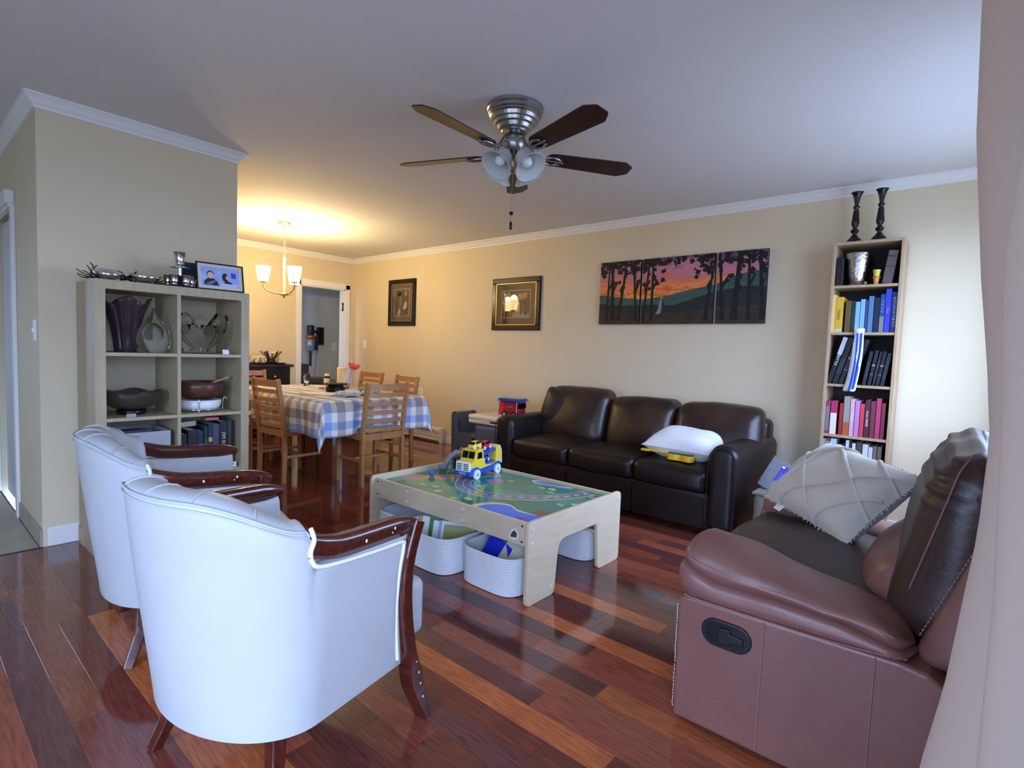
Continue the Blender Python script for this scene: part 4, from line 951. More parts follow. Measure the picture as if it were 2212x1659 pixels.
MB().box(.03, .055, -.0232, -.0225, .185, .215).box(-.04, -.02, -.0232, -.0225, .205, .22).build('label_print', WHITE, lb)
for z in range(5): MB().box(-.03, .04-.01*(z % 2), -.0231, -.0225, .09+z*.017, .095+z*.017).build('label_line', mat('lavender_ink', (150, 130, 210), .5), lb)
for nm, lbl, c, r_, rgb in (('toy_potato', 'tan oval toy lying in the grey bin', (-.72, 3.54, .385), (.04, .028, .026), (150, 130, 96)), ('teal_toy', 'teal plastic toy in the grey bin beside the organiser', (-.675, 3.62, .41), (.055, .035, .045), (20, 84, 92)), ('red_toy', 'dark red round toy at the back of the grey bin', (-.665, 3.73, .43), (.05, .04, .06), (70, 22, 20))):
    o = MB().ell((0, 0, 0), r_, 14, 10).build(nm, mat(nm, rgb, .5)); o.location = c; tag(o, lbl, 'toy')

# ================================================================== CUBE SHELF
KX0, KX1, KY0, KY1, KH = -3.807, -3.417, .70, 1.477, 1.476
KAL = mat('beige_veneer', (182, 167, 134), .5, rgb2=(170, 154, 121), vscale=6, stretch=(6, 6, 1), bump=.04)
ks = thing('cube_shelf', 'beige cube shelf unit of eight compartments against the partition wall', 'shelf', (KX1, (KY0+KY1)/2, 0)); ko = (-KX1, -(KY0+KY1)/2, 0)
th = .048; ti = .018
for y in (KY0, KY1-th): MB().box(KX0, KX1, y, y+th, 0, KH).build('side_panel', KAL, ks, ko, bevel=.001, seg=1)
MB().box(KX0, KX1, KY0+th, KY1-th, KH-th, KH).build('top_panel', KAL, ks, ko, bevel=.001, seg=1); MB().box(KX0, KX1, KY0+th, KY1-th, 0, th).build('bottom_panel', KAL, ks, ko)
yc = (KY0+KY1)/2; ch_ = (KH-2*th-3*ti)/4
zs = [th+k*(ch_+ti) for k in range(4)]
for k in range(1, 4):
    for a, b in ((KY0+th, yc-ti/2), (yc+ti/2, KY1-th)): MB().box(KX0, KX1-.002, a, b, zs[k]-ti, zs[k]).build('shelf', KAL, ks, ko)
MB().box(KX0, KX1-.002, yc-ti/2, yc+ti/2, th, KH-th).build('divider', KAL, ks, ko)
MB().box(KX0+.0, KX0+.10, KY0-.004, KY0, .0, .10).build('side_cover', KAL, ks, ko)
# contents ---------------------------------------------------------
GL2 = mat('thin_glass', (250, 252, 252), .02, trans=1, ior=1.16); PURG = mat('amethyst_glass', (150, 122, 130), .06, trans=.8, ior=1.3, var=.5, vscale=6, stretch=(8, 8, .6)); SMO = mat('smoky_glass', (150, 142, 128), .1, trans=.85, ior=1.2)
z3, z2, z1 = zs[3], zs[2], zs[1]
# ruffled amethyst vase
m = MB(); R = []
for k in range(15):
    f = k/14; z = f*.285; r = .048+.020*f+.042*f**3
    R.append([Vector((r*(1+.07*sin(13*a+f*2)+.10*f**2*cos(4*a))*cos(a), r*(1+.07*sin(13*a+f*2)+.10*f**2*cos(4*a))*sin(a), z+(.022*f**3*cos(4*a+.6)))) for a in [2*pi*i/64 for i in range(64)]])
o = m.rings(R, True, False).add(R[0], [tuple(range(64))]).build('purple_vase', PURG, solid=.006); o.location = (-3.60, .878, z3+.001); tag(o, 'flared ruffled purple glass vase in the upper left cube', 'vase')
td = MB().lathe([(0, 0), (.05, .0), (.075, .03), (.083, .075), (.074, .12), (.05, .165), (.022, .205), (.008, .235), (.006, .25), (.0, .252)], 28).lathe([(.028, .07), (.042, .085), (.046, .11), (.036, .14), (.015, .16), (.0, .165)], 20).build('teardrop_vase', GL2); td.location = (-3.52, .992, z3+.001); tag(td, 'clear teardrop glass vase beside the purple vase', 'vase')
def glassbowl(name, label, mat_, loc, prof, wav, seg=48, nw=5):
    m = MB(); R = []
    for k, (r, z) in enumerate(prof):
        f = k/(len(prof)-1); R.append([Vector((r*(1+wav*f*f*.5*sin(nw*a+1))*cos(a), r*(1+wav*f*f*.5*sin(nw*a+1))*sin(a), z+wav*.28*f*f*sin(nw*a))) for a in [2*pi*i/seg for i in range(seg)]])
    o = m.rings(R, True, False).add(R[0], [tuple(range(seg))]).build(name, mat_, solid=.005); o.location = loc; tag(o, label, 'bowl'); return o
glassbowl('glass_bowl', 'wavy clear glass bowl in the upper right cube', GL2, (-3.56, 1.25, z3+.004), [(.05, 0), (.06, .01), (.04, .03), (.07, .06), (.10, .10), (.125, .15), (.135, .19)], .18)
wg = MB().lathe([(0, 0), (.035, 0), (.036, .003), (.006, .008), (.006, .09), (.02, .11), (.04, .14), (.045, .175), (.043, .175), (.037, .14), (.018, .115), (0, .11)], 24, cap=False)
for i, (xx, yy, nm) in enumerate(((-3.68, 1.19, 'left'), (-3.70, 1.345, 'right'))): o = wg.build('wine_glass', GL2); o.location = (xx, yy, z3+.001); tag(o, 'stemmed glass standing behind the wavy bowl at the '+nm, 'glass')
bb = MB().box(0, .02, 0, .028, 0, .24).build('blue_box', mat('navy_box', (20, 36, 96), .5)); bb.location = (-3.60, .755, z3+.001); tag(bb, 'narrow navy blue box at the left wall of the upper left cube', 'box')
wt = MB().box(-.002, .002, -.018, .018, 0, .028).build('price_card', WHITE); wt.location = (-3.43, 1.345, z3+.001); wt.rotation_euler = (0, radians(-15), radians(6)); tag(wt, 'small white card in front of the wavy glass bowl', 'card')
glassbowl('smoky_bowl', 'wide smoky glass bowl in the middle left cube', SMO, (-3.585, .90, z2+.03), [(.03, 0), (.08, .008), (.12, .035), (.138, .07), (.143, .10)], .03)
fb = MB().lathe([(0, 0), (.065, 0), (.07, .004), (.07, .028), (.0, .028)], 24).build('metal_stand', mat('dark_metal_dish', (60, 56, 52), .25, .9)); fb.location = (-3.585, .90, z2+.001); tag(fb, 'dark metal stand holding the smoky glass bowl', 'stand')
cd = MB().box(-.0015, .0015, -.022, .022, 0, .018).build('glass_tag', TSV); cd.location = (-3.432, .86, z2+.001); tag(cd, 'small silver tag in front of the smoky bowl', 'tag')
WOOD = mat('walnut_bowl', (74, 40, 30), .35, rgb2=(104, 64, 48), vscale=5, stretch=(1, 1, 4))
wb_ = MB().lathe([(0, .0), (.07, .0), (.11, .02), (.132, .05), (.136, .085), (.128, .105), (.122, .103), (.128, .08), (.12, .05), (.06, .012), (0, .01)], 32, cap=False).build('wooden_bowl', WOOD); wb_.location = (-3.585, 1.25, z2+.072); tag(wb_, 'dark walnut salad bowl resting on the white dish', 'bowl')
wd_ = MB().lathe([(0, .0), (.11, .0), (.118, .02), (.122, .055), (.118, .055), (.112, .02), (0, .008)], 32, cap=False).build('white_dish', mat('glazed_white', (236, 238, 240), .15)); wd_.location = (-3.585, 1.25, z2+.014); tag(wd_, 'round white baking dish on a chrome stand', 'dish')
cs = thing('chrome_stand', 'chrome wire stand with curled handles under the white dish', 'stand', (-3.585, 1.25, z2))
MB().tube([(.125*cos(a), .125*sin(a), .013) for a in [2*pi*i/32 for i in range(33)]], .0035, 6).build('ring', CHROME, cs)
for a0 in (-20, 70, 160, 250):
    a = radians(a0); c, s_ = cos(a), sin(a); MB().tube(spline([(.128*c, .128*s_, 0), (.127*c, .127*s_, .03), (.131*c, .131*s_, .065), (.138*c, .138*s_, .08), (.147*c, .147*s_, .078), (.149*c, .149*s_, .065)], 16), .0032, 6).build('curled_leg', CHROME, cs)
sp = MB().tube(spline([(0, 0, 0), (.02, .07, .03), (.03, .10, .04)], 8), [.005, .006, .007, .007, .008, .010, .012, .010], 8).build('salad_server', mat('horn', (170, 140, 110), .4)); sp.location = (-3.55, 1.30, z2+.165); tag(sp, 'pale wooden salad server lying over the walnut bowl rim', 'utensil')
FAB = mat('grey_fabric', (168, 170, 176), .9, bump=.3, bscale=200)
fb2 = thing('fabric_bin', 'light grey fabric bin in the lower left cube', 'bin', (-3.60, .905, z1+.001))
MB().box(-.165, .165, -.145, .145, 0, .004).box(.158, .165, -.145, .145, 0, .26).box(-.165, -.158, -.145, .145, 0, .26).box(-.158, .158, -.145, -.138, 0, .26).box(-.158, .158, .138, .145, 0, .26).build('body', FAB, fb2, bevel=.002)
MB().tube([(.167, -.04, .20), (.175, -.02, .185), (.175, .02, .185), (.167, .04, .20)], .006, 6).build('handle', FAB, fb2)
lf = MB().box(-.10, .12, -.13, .05, 0, .02).build('dark_folder', mat('dark_blue_folder', (26, 30, 48), .5)); lf.location = (-3.62, .92, z1+.235); lf.rotation_euler = (0, radians(-6), radians(4)); tag(lf, 'dark folder and papers sticking out of the grey fabric bin', 'folder')
G6 = 'books in the lower right cube'
def cbook(label, y, w_, h, rgb, bands=(), text=None, tc=(220, 200, 150)):
    t = book(label, 0, z1+.001, w_, h, .19, rgb, 0, G6, text, tc, bands, y=0); t.location = (-3.47, y, z1+.001); t.rotation_euler = (0, 0, radians(90)); return t
GOLD = (190, 160, 110)
for y, w_, h, rgb, nm, bands, tx in [(1.115, .030, .225, (20, 34, 44), 'dark teal lettered', [(.5, .6, GOLD), (.2, .24, GOLD)], None), (1.150, .050, .245, (40, 32, 28), 'thick brown gold-lettered', [(.55, .62, GOLD), (.35, .42, GOLD), (.15, .2, GOLD)], None), (1.203, .030, .235, (30, 70, 190), 'blue banded', [(.66, 1, (30, 40, 60)), (.6, .66, (220, 226, 230))], None),
                             (1.238, .020, .26, (16, 44, 46), 'narrow green', [(.3, .7, (40, 80, 70))], None), (1.262, .022, .275, (18, 50, 60), 'tall sea green', [(.6, .7, GOLD)], None), (1.287, .036, .27, (70, 66, 90), 'purple grey patterned with a white label', [(0, .42, (232, 234, 236))], None), (1.326, .044, .285, (18, 14, 14), 'thick black', [], 'ZIM SUDAME'), (1.373, .022, .29, (40, 46, 60), 'tall slate', [], None)]:
    cbook(nm+' book in the lower right cube', y, w_, h, rgb, bands, tx, (230, 214, 180))
o = MB().box(-.05, .06, -.06, .05, 0, .03).build('flat_book', mat('cover_190_180_160', (190, 180, 160), .6), bevel=.002); o.location = (-3.60, 1.16, z1+.25); o.rotation_euler = (0, radians(-8), .3); tag(o, 'tan book lying across the tops of the shelved books', 'book')
o = MB().rbox((.07, .08, .02), .009, n=2).build('pink_toy', mat('pink_rubber', (214, 110, 120), .5)); o.location = (-3.56, 1.305, z1+.297); tag(o, 'pink soft toy lying on top of the shelved books', 'toy')
nc = MB().box(-.003, .003, -.021, .021, 0, .03).build('note_card', WHITE); nc.location = (-3.445, 1.392, z1+.001); tag(nc, 'small white printed card beside the black book', 'card')
MB().box(.0031, .0036, -.008, .008, .012, .02).build('card_print', mat('ink_grey', (90, 90, 96), .6), nc)
# ---- on top of the cube shelf
KT = KH
def twigbowl(label, loc, r, tilt, seed):
    t = thing('silver_bowl', label, 'bowl', loc, 0, 'silver bowls with twig handles on the cube shelf')
    MB().lathe([(0, 0), (r*.4, .0), (r*.8, .02), (r, .045), (r*.97, .045), (r*.75, .024), (0, .008)], 28, cap=False).build('dish', CHROME, t, (0, 0, .012), (0, radians(tilt), 0))
    rr = random.Random(seed); TW_ = mat('oxidised_twig', (40, 38, 38), .4, .7)
    for sgn in (-1, 1):
        for k in range(5):
            a = radians(90*sgn+rr.uniform(-35, 35)); p = Vector((r*.7*cos(a), r*.7*sin(a), .012)); P = [p]
            for q in range(4): p = p+Vector((cos(a)*.02, sin(a)*.022, rr.uniform(-.004, .016))); P.append(p.copy()); a += rr.uniform(-.6, .6)
            for q in P: q.z = max(q.z, .004)
            MB().tube(P, [.004, .0035, .003, .0025, .002], 6).build('twig', TW_, t)
    for k in range(3):
        a = radians(120*k); MB().cyl((r*.5*cos(a), r*.5*sin(a), .0), (r*.5*cos(a), r*.5*sin(a), .024), .004).build('foot', TW_, t)
    return t
twigbowl('silver bowl with a twig rim at the left end on the cube shelf', (-3.55, .79, KT), .075, 14, 2)
twigbowl('wider silver bowl with twig handles beside the cup set on the cube shelf', (-3.54, .955, KT), .085, 8, 5)
o = MB().tube(spline([(0, 0, 0), (.0, -.01, .04), (.005, .0, .075), (.0, -.012, .095)], 10), .003, 6).tube([(.003, -.004, .06), (.0, .018, .085)], .0025, 6).tube([(.002, -.008, .045), (.0, .02, .06)], .002, 6).build('twig_handle', mat('oxidised_twig', (40, 38, 38), .4, .7)); o.location = (-3.60, .735, KT); tag(o, 'upright blackened twig beside the left silver bowl', 'ornament')
cup = [(0, 0), (.016, 0), (.019, .004), (.017, .008), (.021, .03), (.026, .056), (.0275, .057), (.024, .055), (.018, .012), (0, .01)]
def cupobj(label, loc, s=1):
    o = MB().lathe([(r*s, z*s) for r, z in cup], 24, cap=False).build('silver_cup', mat('beaten_silver', (214, 210, 204), .14, 1, bump=.5, bscale=90)); o.location = loc; return tag(o, label, 'cup', 'silver cups on the cube shelf')
fc = Vector((-3.52, 1.125, KT)); TRY = mat('dark_tray', (36, 34, 34), .3, .8)
tr = thing('cup_stand', 'tiered dark metal stand carrying the silver cups', 'stand', fc)
MB().lathe([(0, 0), (.085, .0), (.09, .008), (.08, .012), (0, .012)], 28).build('tray', TRY, tr); MB().cyl((0, 0, .012), (0, 0, .066), .012).build('stem', TRY, tr); MB().lathe([(.0, .066), (.035, .066), (.037, .07), (.0, .072)], 20).build('upper_plate', CHROME, tr)
MB().lathe([(0, .1125), (.022, .1125), (.05, .115), (.052, .118), (.03, .123), (.018, .132), (.0, .134)], 24).build('fountain_plate', CHROME, tr); MB().cyl((0, 0, .066), (0, 0, .118), .010).build('column', CHROME, tr)
for k in range(6):
    a = radians(60*k+15); cupobj(['front', 'right', 'rear right', 'rear left', 'left', 'front left'][k]+' silver cup of the ring on the cup stand', fc+Vector((.058*cos(a), .058*sin(a), .0125)))
cupobj('large silver goblet on the very top of the cup stand', fc+Vector((0, 0, .1345)), 1.25)
db = MB().box(-.012, .012, -.06, .06, 0, .17).build('painted_panel', mat('dark_blue_art', (18, 28, 50), .4, rgb2=(20, 70, 80), vscale=14)); db.location = (-3.60, 1.215, KT); db.rotation_euler = (0, radians(-12), 0); tag(db, 'dark blue and green painted panel leaning behind the cups', 'panel')
pf = thing('photo_frame', 'black photo frame holding two snapshots on the cube shelf', 'photo frame', (-3.46, 1.328, KT+.003), radians(-3)); pf.rotation_euler = (0, radians(-11), radians(-4))
PWD, PHT = .262, .166
MB().box(-.008, .008, -PWD/2, PWD/2, 0, .007).box(-.008, .008, -PWD/2, PWD/2, PHT-.007, PHT).box(-.008, .008, -PWD/2, -PWD/2+.007, .007, PHT-.007).box(-.008, .008, PWD/2-.007, PWD/2, .007, PHT-.007).build('frame', BLACK, pf)
MB().box(-.006, .001, -PWD/2+.006, PWD/2-.006, .006, PHT-.006).build('mat_board', mat('ivory_board', (214, 208, 196), .7), pf)
ph1 = MB().box(.001, .0016, -.106, -.002, .026, .142).build('left_photo', mat('photo_lilac', (150, 168, 224), .3, rgb2=(180, 196, 236), vscale=20), pf)
ph2 = MB().box(.001, .0016, .0, .106, .026, .142).build('right_photo', mat('photo_pale_blue', (166, 178, 232), .3), pf)
def flat(name, pts, rgb, par, d=.002, ax='x'): return MB().prism(pts, d-.0003, d, ax).build(name, mat('photo_%d_%d_%d' % rgb, rgb, .35), par)
def oval(cx, cz, rx, rz, n=20): return [(cx+rx*cos(2*pi*i/n), cz+rz*sin(2*pi*i/n)) for i in range(n)]
flat('photo_shirt', [(-.092, .03), (-.088, .055), (-.068, .074), (-.042, .074), (-.018, .056), (-.010, .03)], (40, 44, 66), ph1); flat('photo_hair', oval(-.055, .097, .021, .022), (86, 66, 64), ph1, .0021); flat('photo_face', oval(-.054, .090, .018, .020), (226, 186, 182), ph1, .0024)
for k in range(4): flat('photo_stripe', [(-.084+.012*k, .034+.007*k), (-.05+.010*k, .036+.007*k), (-.05+.010*k, .039+.007*k), (-.084+.012*k, .037+.007*k)], (170, 178, 206), ph1, .0023)
flat('photo_hair', oval(.026, .085, .017, .026), (52, 34, 40), ph2); flat('photo_top', [(.018, .048), (.03, .070), (.062, .054), (.066, .046)], (44, 36, 44), ph2, .0022); flat('photo_face', oval(.037, .084, .008, .012), (220, 178, 176), ph2, .0023)
flat('photo_screen', [(.060, .085), (.060, .118), (.088, .114), (.088, .082)], (50, 84, 200), ph2); flat('photo_table', [(.002, .026), (.002, .046), (.096, .046), (.096, .026)], (196, 206, 240), ph2, .0021)
# ornament peeking behind the shelf : white floral candle holder on a stand in the dining room (on the sideboard below)

# ================================================================== CEILING FAN
fan = thing('ceiling_fan', 'ceiling fan with five dark blades and four white glass lamps', 'ceiling fan', (-1.87, 2.15, CH))
BLD = mat('walnut_blade', (58, 30, 24), .35, rgb2=(44, 22, 18), vscale=8, stretch=(1, 8, 8)); FG = mat('frosted_fan_glass', (232, 234, 230), .35, trans=.35, ior=1.3)
MB().lathe([(.142, 0), (.147, -.004), (.147, -.018), (.141, -.024), (.141, -.040), (.134, -.046), (.134, -.052), (.126, -.060), (.120, -.076), (.110, -.080), (.104, -.094), (.092, -.100), (.084, -.116), (.070, -.124), (.066, -.130), (0, -.130)], 48, smooth=False).build('motor_housing', NICKEL, fan)
MB().lathe([(.034, -.128), (.034, -.145), (.058, -.150), (.060, -.190), (.056, -.205), (.04, -.226), (.022, -.234), (.018, -.262), (.0, -.262)], 30).build('hub', NICKEL, fan)
FZ = -.238
for k in range(5):
    a = 4.75+k*2*pi/5; R_ = Matrix.Rotation(a, 4, 'Z')
    Mb = R_ @ Matrix.Translation((0, 0, FZ)) @ Matrix.Rotation(radians(-12), 4, 'X')
    pl = rounded([(.175, -.052), (.615, -.068), (.668, -.034), (.668, .034), (.615, .068), (.175, .052)], [.05, .008, .01, .01, .008, .05], 4)
    MB().prism(pl, -.003, .003, 'z', Mb).build('blade', BLD, fan)
    br = MB().tube([R_ @ Vector(p) for p in ((.052, 0, -.178), (.085, 0, -.184), (.115, 0, -.225), (.15, 0, FZ-.006), (.185, 0, FZ-.007))], [.009, .009, .009, .010, .010], 8)
    for s_ in (-1, 1): br.tube([Mb @ Vector(p) for p in ((.16, s_*.006, -.008), (.185, s_*.028, -.009), (.215, s_*.034, -.009), (.245, s_*.022, -.009))], [.008, .008, .008, .008], 8)
    br.tube([Mb @ Vector(p) for p in ((.18, 0, -.008), (.262, 0, -.009))], .008, 8)
    for p in ((.25, .022), (.25, -.022), (.266, 0)): br.ell(tuple(Mb @ Vector((p[0], p[1], -.012))), (.008, .008, .005), 8, 5)
    br.build('blade_bracket', NICKEL, fan)
for k in range(4):
    a = radians(-49+45+90*k); d = Vector((cos(a), sin(a), 0)); ax = (d*.66+Vector((0, 0, -.75))).normalized(); base = d*.030+Vector((0, 0, -.222))
    q = Vector((0, 0, 1)).rotation_difference(ax).to_matrix().to_4x4(); M = Matrix.Translation(base) @ q
    MB().lathe([(.010, -.01), (.012, .015), (.022, .022), (.027, .034), (.024, .04)], 20, M=M).build('lamp_holder', NICKEL, fan)
    g_ = MB().lathe([(.024, .034), (.036, .042), (.045, .06), (.050, .085), (.055, .105), (.066, .125), (.080, .140), (.084, .144)], 32, M=M, cap=False).build('lamp_shade', FG, fan, solid=.003)
    MB().lathe([(.0, .045), (.012, .048), (.012, .06), (.024, .082), (.028, .10), (.022, .118), (.0, .126)], 20, M=M, cap=False).build('bulb', mat('frosted_bulb', (244, 244, 244), .3), g_)
ch = MB()
for k in range(64): ch.ell((.012, -.018, -.262-.0051*k), (.0019, .0019, .0024), 6, 4)
ch.build('pull_chain', NICKEL, fan); MB().ell((.012, -.018, -.545), (.012, .012, .010)).build('chain_bead', BLACK, fan); MB().lathe([(.0, -.022), (.007, -.02), (.008, .0), (.006, .018), (.0, .022)], 12, (.012, -.018, -.608)).build('chain_pull', BLACK, fan)

# ================================================================== CHANDELIER
cx, cy = -5.533, 2.748
cl = thing('chandelier', 'three-light nickel chandelier glowing over the dining table', 'chandelier', (cx, cy, CH))
SNK = mat('satin_nickel', (196, 182, 150), .3, .9); SHD = mat('lit_glass_shade', (255, 240, 205), .4, emit=(255, 222, 158), estr=9)
MB().lathe([(.062, 0), (.064, -.012), (.05, -.022), (.012, -.03), (.01, -.045)], 28).build('canopy', SNK, cl)
for k in range(13):
    z = -.055-.024*k; q = MB(); R_ = [(.007*cos(t_), 0, .016*sin(t_)) if k % 2 else (0, .007*cos(t_), .016*sin(t_)) for t_ in [2*pi*i/12 for i in range(13)]]
    q.tube([(x, y, z+w2) for x, y, w2 in R_], .0025, 5, cap=False); q.build('chain_link', SNK, cl)
MB().lathe([(.0, -.362), (.012, -.364), (.022, -.374), (.022, -.39), (.012, -.40), (.012, -.74), (.04, -.742), (.042, -.76), (.012, -.762), (.008, -.785), (0, -.787)], 20).build('stem', SNK, cl)
for a0 in (243, 3, 123):
    a = radians(a0); d = Vector((cos(a), sin(a), 0)); P = spline([tuple(d*.02+Vector((0, 0, -.748))), tuple(d*.10+Vector((0, 0, -.742))), tuple(d*.175+Vector((0, 0, -.715))), tuple(d*.20+Vector((0, 0, -.66))), tuple(d*.20+Vector((0, 0, -.635)))], 16)
    MB().tube(P, .007, 8).build('arm', SNK, cl); c = d*.20
    MB().lathe([(.0, -.640), (.034, -.638), (.036, -.628), (.0, -.626)], 20, tuple(c)).build('lamp_cup', SNK, cl)
    s_ = MB().lathe([(.046, -.625), (.052, -.60), (.072, -.475), (.068, -.475), (.048, -.60), (.042, -.622)], 28, tuple(c), cap=False).build('glass_shade', SHD, cl)
    l = bpy.data.lights.new('chandelier_bulb', 'POINT'); l.energy = 22; l.color = (1.0, .74, .40); l.shadow_soft_size = .05
    lo = bpy.data.objects.new('chandelier_bulb', l); lo.parent = cl; lo.location = c+Vector((0, 0, -.455)); COL.objects.link(lo)

# ================================================================== PICTURES ON THE BACK WALL
FBK = mat('black_lacquer', (8, 8, 8), .25, spec=.35); GLD = mat('gilt_edge', (190, 150, 80), .3, .9); PGL = mat('picture_glass', (255, 255, 255), .02, trans=1, ior=1.4)
def framed(name, label, x0, x1, z0, z1, fw, mat_rgb, mw, img):
    t = thing(name, label, 'picture', ((x0+x1)/2, LW, (z0+z1)/2)); W_, H_ = (x1-x0)/2, (z1-z0)/2
    for (a, b, c, d, sl) in ((-W_, W_, H_-fw, H_, 0), (-W_, W_, -H_, -H_+fw, 0), (-W_, -W_+fw, -H_+fw, H_-fw, 1), (W_-fw, W_, -H_+fw, H_-fw, 1)): MB().box(a, b, -.026, -.001, c, d).build('frame_rail', FBK, t, bevel=.007, seg=3)
    f2 = fw; e = .006
    for (a, b, c, d) in ((-W_+f2, W_-f2, H_-f2-e, H_-f2), (-W_+f2, W_-f2, -H_+f2, -H_+f2+e), (-W_+f2, -W_+f2+e, -H_+f2, H_-f2), (W_-f2-e, W_-f2, -H_+f2, H_-f2)): MB().box(a, b, -.021, -.001, c, d).build('gilt_slip', GLD, t)
    MB().box(-W_+fw, W_-fw, -.010, -.001, -H_+fw, H_-fw).build('mat_board', mat('mat_%d_%d_%d' % mat_rgb, mat_rgb, .8), t)
    iw, ih = W_-fw-mw, H_-fw-mw
    MB().box(-iw-.008, iw+.008, -.0112, -.010, -ih-.008, ih+.008).build('inner_slip', mat('mat_200_170_160', (206, 178, 166), .7), t)
    a_ = MB().box(-iw, iw, -.012, -.0112, -ih, ih).build('print', img, t)
    MB().box(-W_+fw, W_-fw, -.0165, -.015, -H_+fw, H_-fw).build('glazing', PGL, t); return t, a_, iw, ih
IMG1 = mat('dark_still_life', (70, 52, 44), .6, rgb2=(36, 28, 26), vscale=9); IMG2 = mat('brown_scene', (128, 100, 84), .6, rgb2=(66, 48, 44), vscale=12)
t, a_, iw, ih = framed('framed_print', 'narrow black framed print nearest the dining doorway', -6.105, -5.535, 1.465, 2.085, .062, (96, 84, 72), .075, IMG1)
def art(par, pts, rgb, d): return MB().prism(pts, -d-.0004, -d, 'y').build('print_shape', mat('art_%d_%d_%d' % rgb, rgb, .6), par)
for pts, rgb in (([(.02, -.08), (.06, .0), (.10, .02), (.11, -.06), (.06, -.10)], (196, 170, 150)), ([(-.10, -.14), (-.04, -.07), (-.02, -.13), (-.06, -.18)], (170, 140, 124)), ([(-.03, -.17), (.08, -.15), (.10, -.18), (-.02, -.20)], (140, 64, 60)), (oval(-.02, .02, .018, .07), (110, 92, 76)), (oval(.08, .12, .03, .04), (140, 124, 104))): art(a_, pts, rgb, .012)
t, a_, iw, ih = framed('framed_print', 'square black framed print with a gilt inner edge left of the sunset paintings', -4.163, -3.475, 1.41, 1.985, .058, (98, 90, 62), .085, IMG2)
for pts, rgb in (([(-.20, -.15), (-.16, .02), (-.10, .04), (-.08, -.15)], (60, 36, 30)), ([(-.17, .03), (-.06, .05), (-.05, .09), (-.16, .09)], (40, 26, 24)), (oval(-.11, .10, .04, .03), (196, 140, 110)), ([(.0, .04), (.15, .06), (.16, .12), (.03, .11)], (190, 150, 90)), ([(-.06, -.15), (.19, -.15), (.19, -.10), (-.03, -.09)], (176, 150, 140)), (oval(.03, -.04, .05, .06), (206, 186, 150)), (oval(.15, -.07, .03, .05), (90, 70, 66)), (oval(.08, -.05, .02, .07), (120, 90, 80))): art(a_, pts, rgb, .012)
# triptych
SKY = bpy.data.materials.new('painted_sunset'); SKY.use_nodes = True; nt = SKY.node_tree; p = nt.nodes['Principled BSDF']; p.inputs['Roughness'].default_value = .55
tc = node(nt, 'ShaderNodeTexCoord'); mp = node(nt, 'ShaderNodeMapping'); mp.inputs['Scale'].default_value = (2.2, 1, 9); nz = node(nt, 'ShaderNodeTexNoise', i_Scale=2.2, i_Detail=6, i_Distortion=.6)
sep = node(nt, 'ShaderNodeSeparateXYZ'); ma = node(nt, 'ShaderNodeMath', operation='MULTIPLY_ADD'); ma.inputs[1].default_value = 1.7; ma.inputs[2].default_value = .19
mb2 = node(nt, 'ShaderNodeMath', operation='MULTIPLY_ADD'); mb2.inputs[1].default_value = .75; cr = node(nt, 'ShaderNodeValToRGB')
nt.links.new(tc.outputs['Object'], mp.inputs[0]); nt.links.new(mp.outputs[0], nz.inputs['Vector']); nt.links.new(tc.outputs['Object'], sep.inputs[0]); nt.links.new(sep.outputs['Z'], ma.inputs[0]); nt.links.new(nz.outputs['Fac'], mb2.inputs[0]); nt.links.new(ma.outputs[0], mb2.inputs[2]); nt.links.new(mb2.outputs[0], cr.inputs[0]); nt.links.new(cr.outputs[0], p.inputs['Base Color'])
el = cr.color_ramp.elements; el[0].position = .30; el[0].color = (*lin((224, 146, 54)), 1); el[1].position = 1.0; el[1].color = (*lin((96, 66, 110)), 1)
for pos, c in ((.44, (232, 150, 66)), (.54, (196, 88, 40)), (.60, (236, 140, 76)), (.72, (214, 112, 84)), (.84, (184, 116, 140)), (.93, (200, 130, 124))): e = el.new(pos); e.color = (*lin(c), 1)
HILL = mat('painted_hill', (62, 92, 80), .6, rgb2=(44, 74, 66), vscale=12, stretch=(1, 1, 4)); HILD = mat('painted_dark_hill', (26, 42, 42), .6, rgb2=(16, 26, 28), vscale=12); GRD = mat('painted_ground', (34, 28, 22), .6, rgb2=(70, 52, 36), vscale=16, stretch=(1, 1, 3)); TRE = mat('painted_tree', (12, 12, 14), .6)
EDGE = mat('painted_canvas_edge', (22, 16, 18), .7)
tx = [(-2.742, -2.322, 'left'), (-2.302, -1.648, 'centre'), (-1.625, -1.237, 'right')]; tz0, tz1 = 1.470, 2.055; TC = -1.99
def clipx(pts, a, b): return [(min(max(x, a), b), z) for x, z in pts]
HL = [(-2.75, 1.75), (-2.55, 1.72), (-2.3, 1.69), (-2.05, 1.72), (-1.85, 1.76), (-1.62, 1.80), (-1.45, 1.87), (-1.23, 1.90)]
HL2 = [(-2.75, 1.665), (-2.5, 1.64), (-2.25, 1.645), (-2.0, 1.63), (-1.8, 1.69), (-1.62, 1.74), (-1.4, 1.77), (-1.23, 1.76)]; HL3 = [(-2.75, 1.60), (-2.5, 1.555), (-2.2, 1.56), (-1.95, 1.57), (-1.7, 1.60), (-1.45, 1.61), (-1.23, 1.62)]
trees = [(-2.655, .020, -.01), (-2.60, .034, .012), (-2.52, .026, -.05), (-2.36, .022, .03), (-2.27, .020, -.03), (-2.20, .022, .0), (-1.70, .022, -.05), (-1.575, .024, .03), (-1.47, .042, -.02), (-1.365, .024, .01), (-1.262, .03, .03)]
rr = random.Random(4)
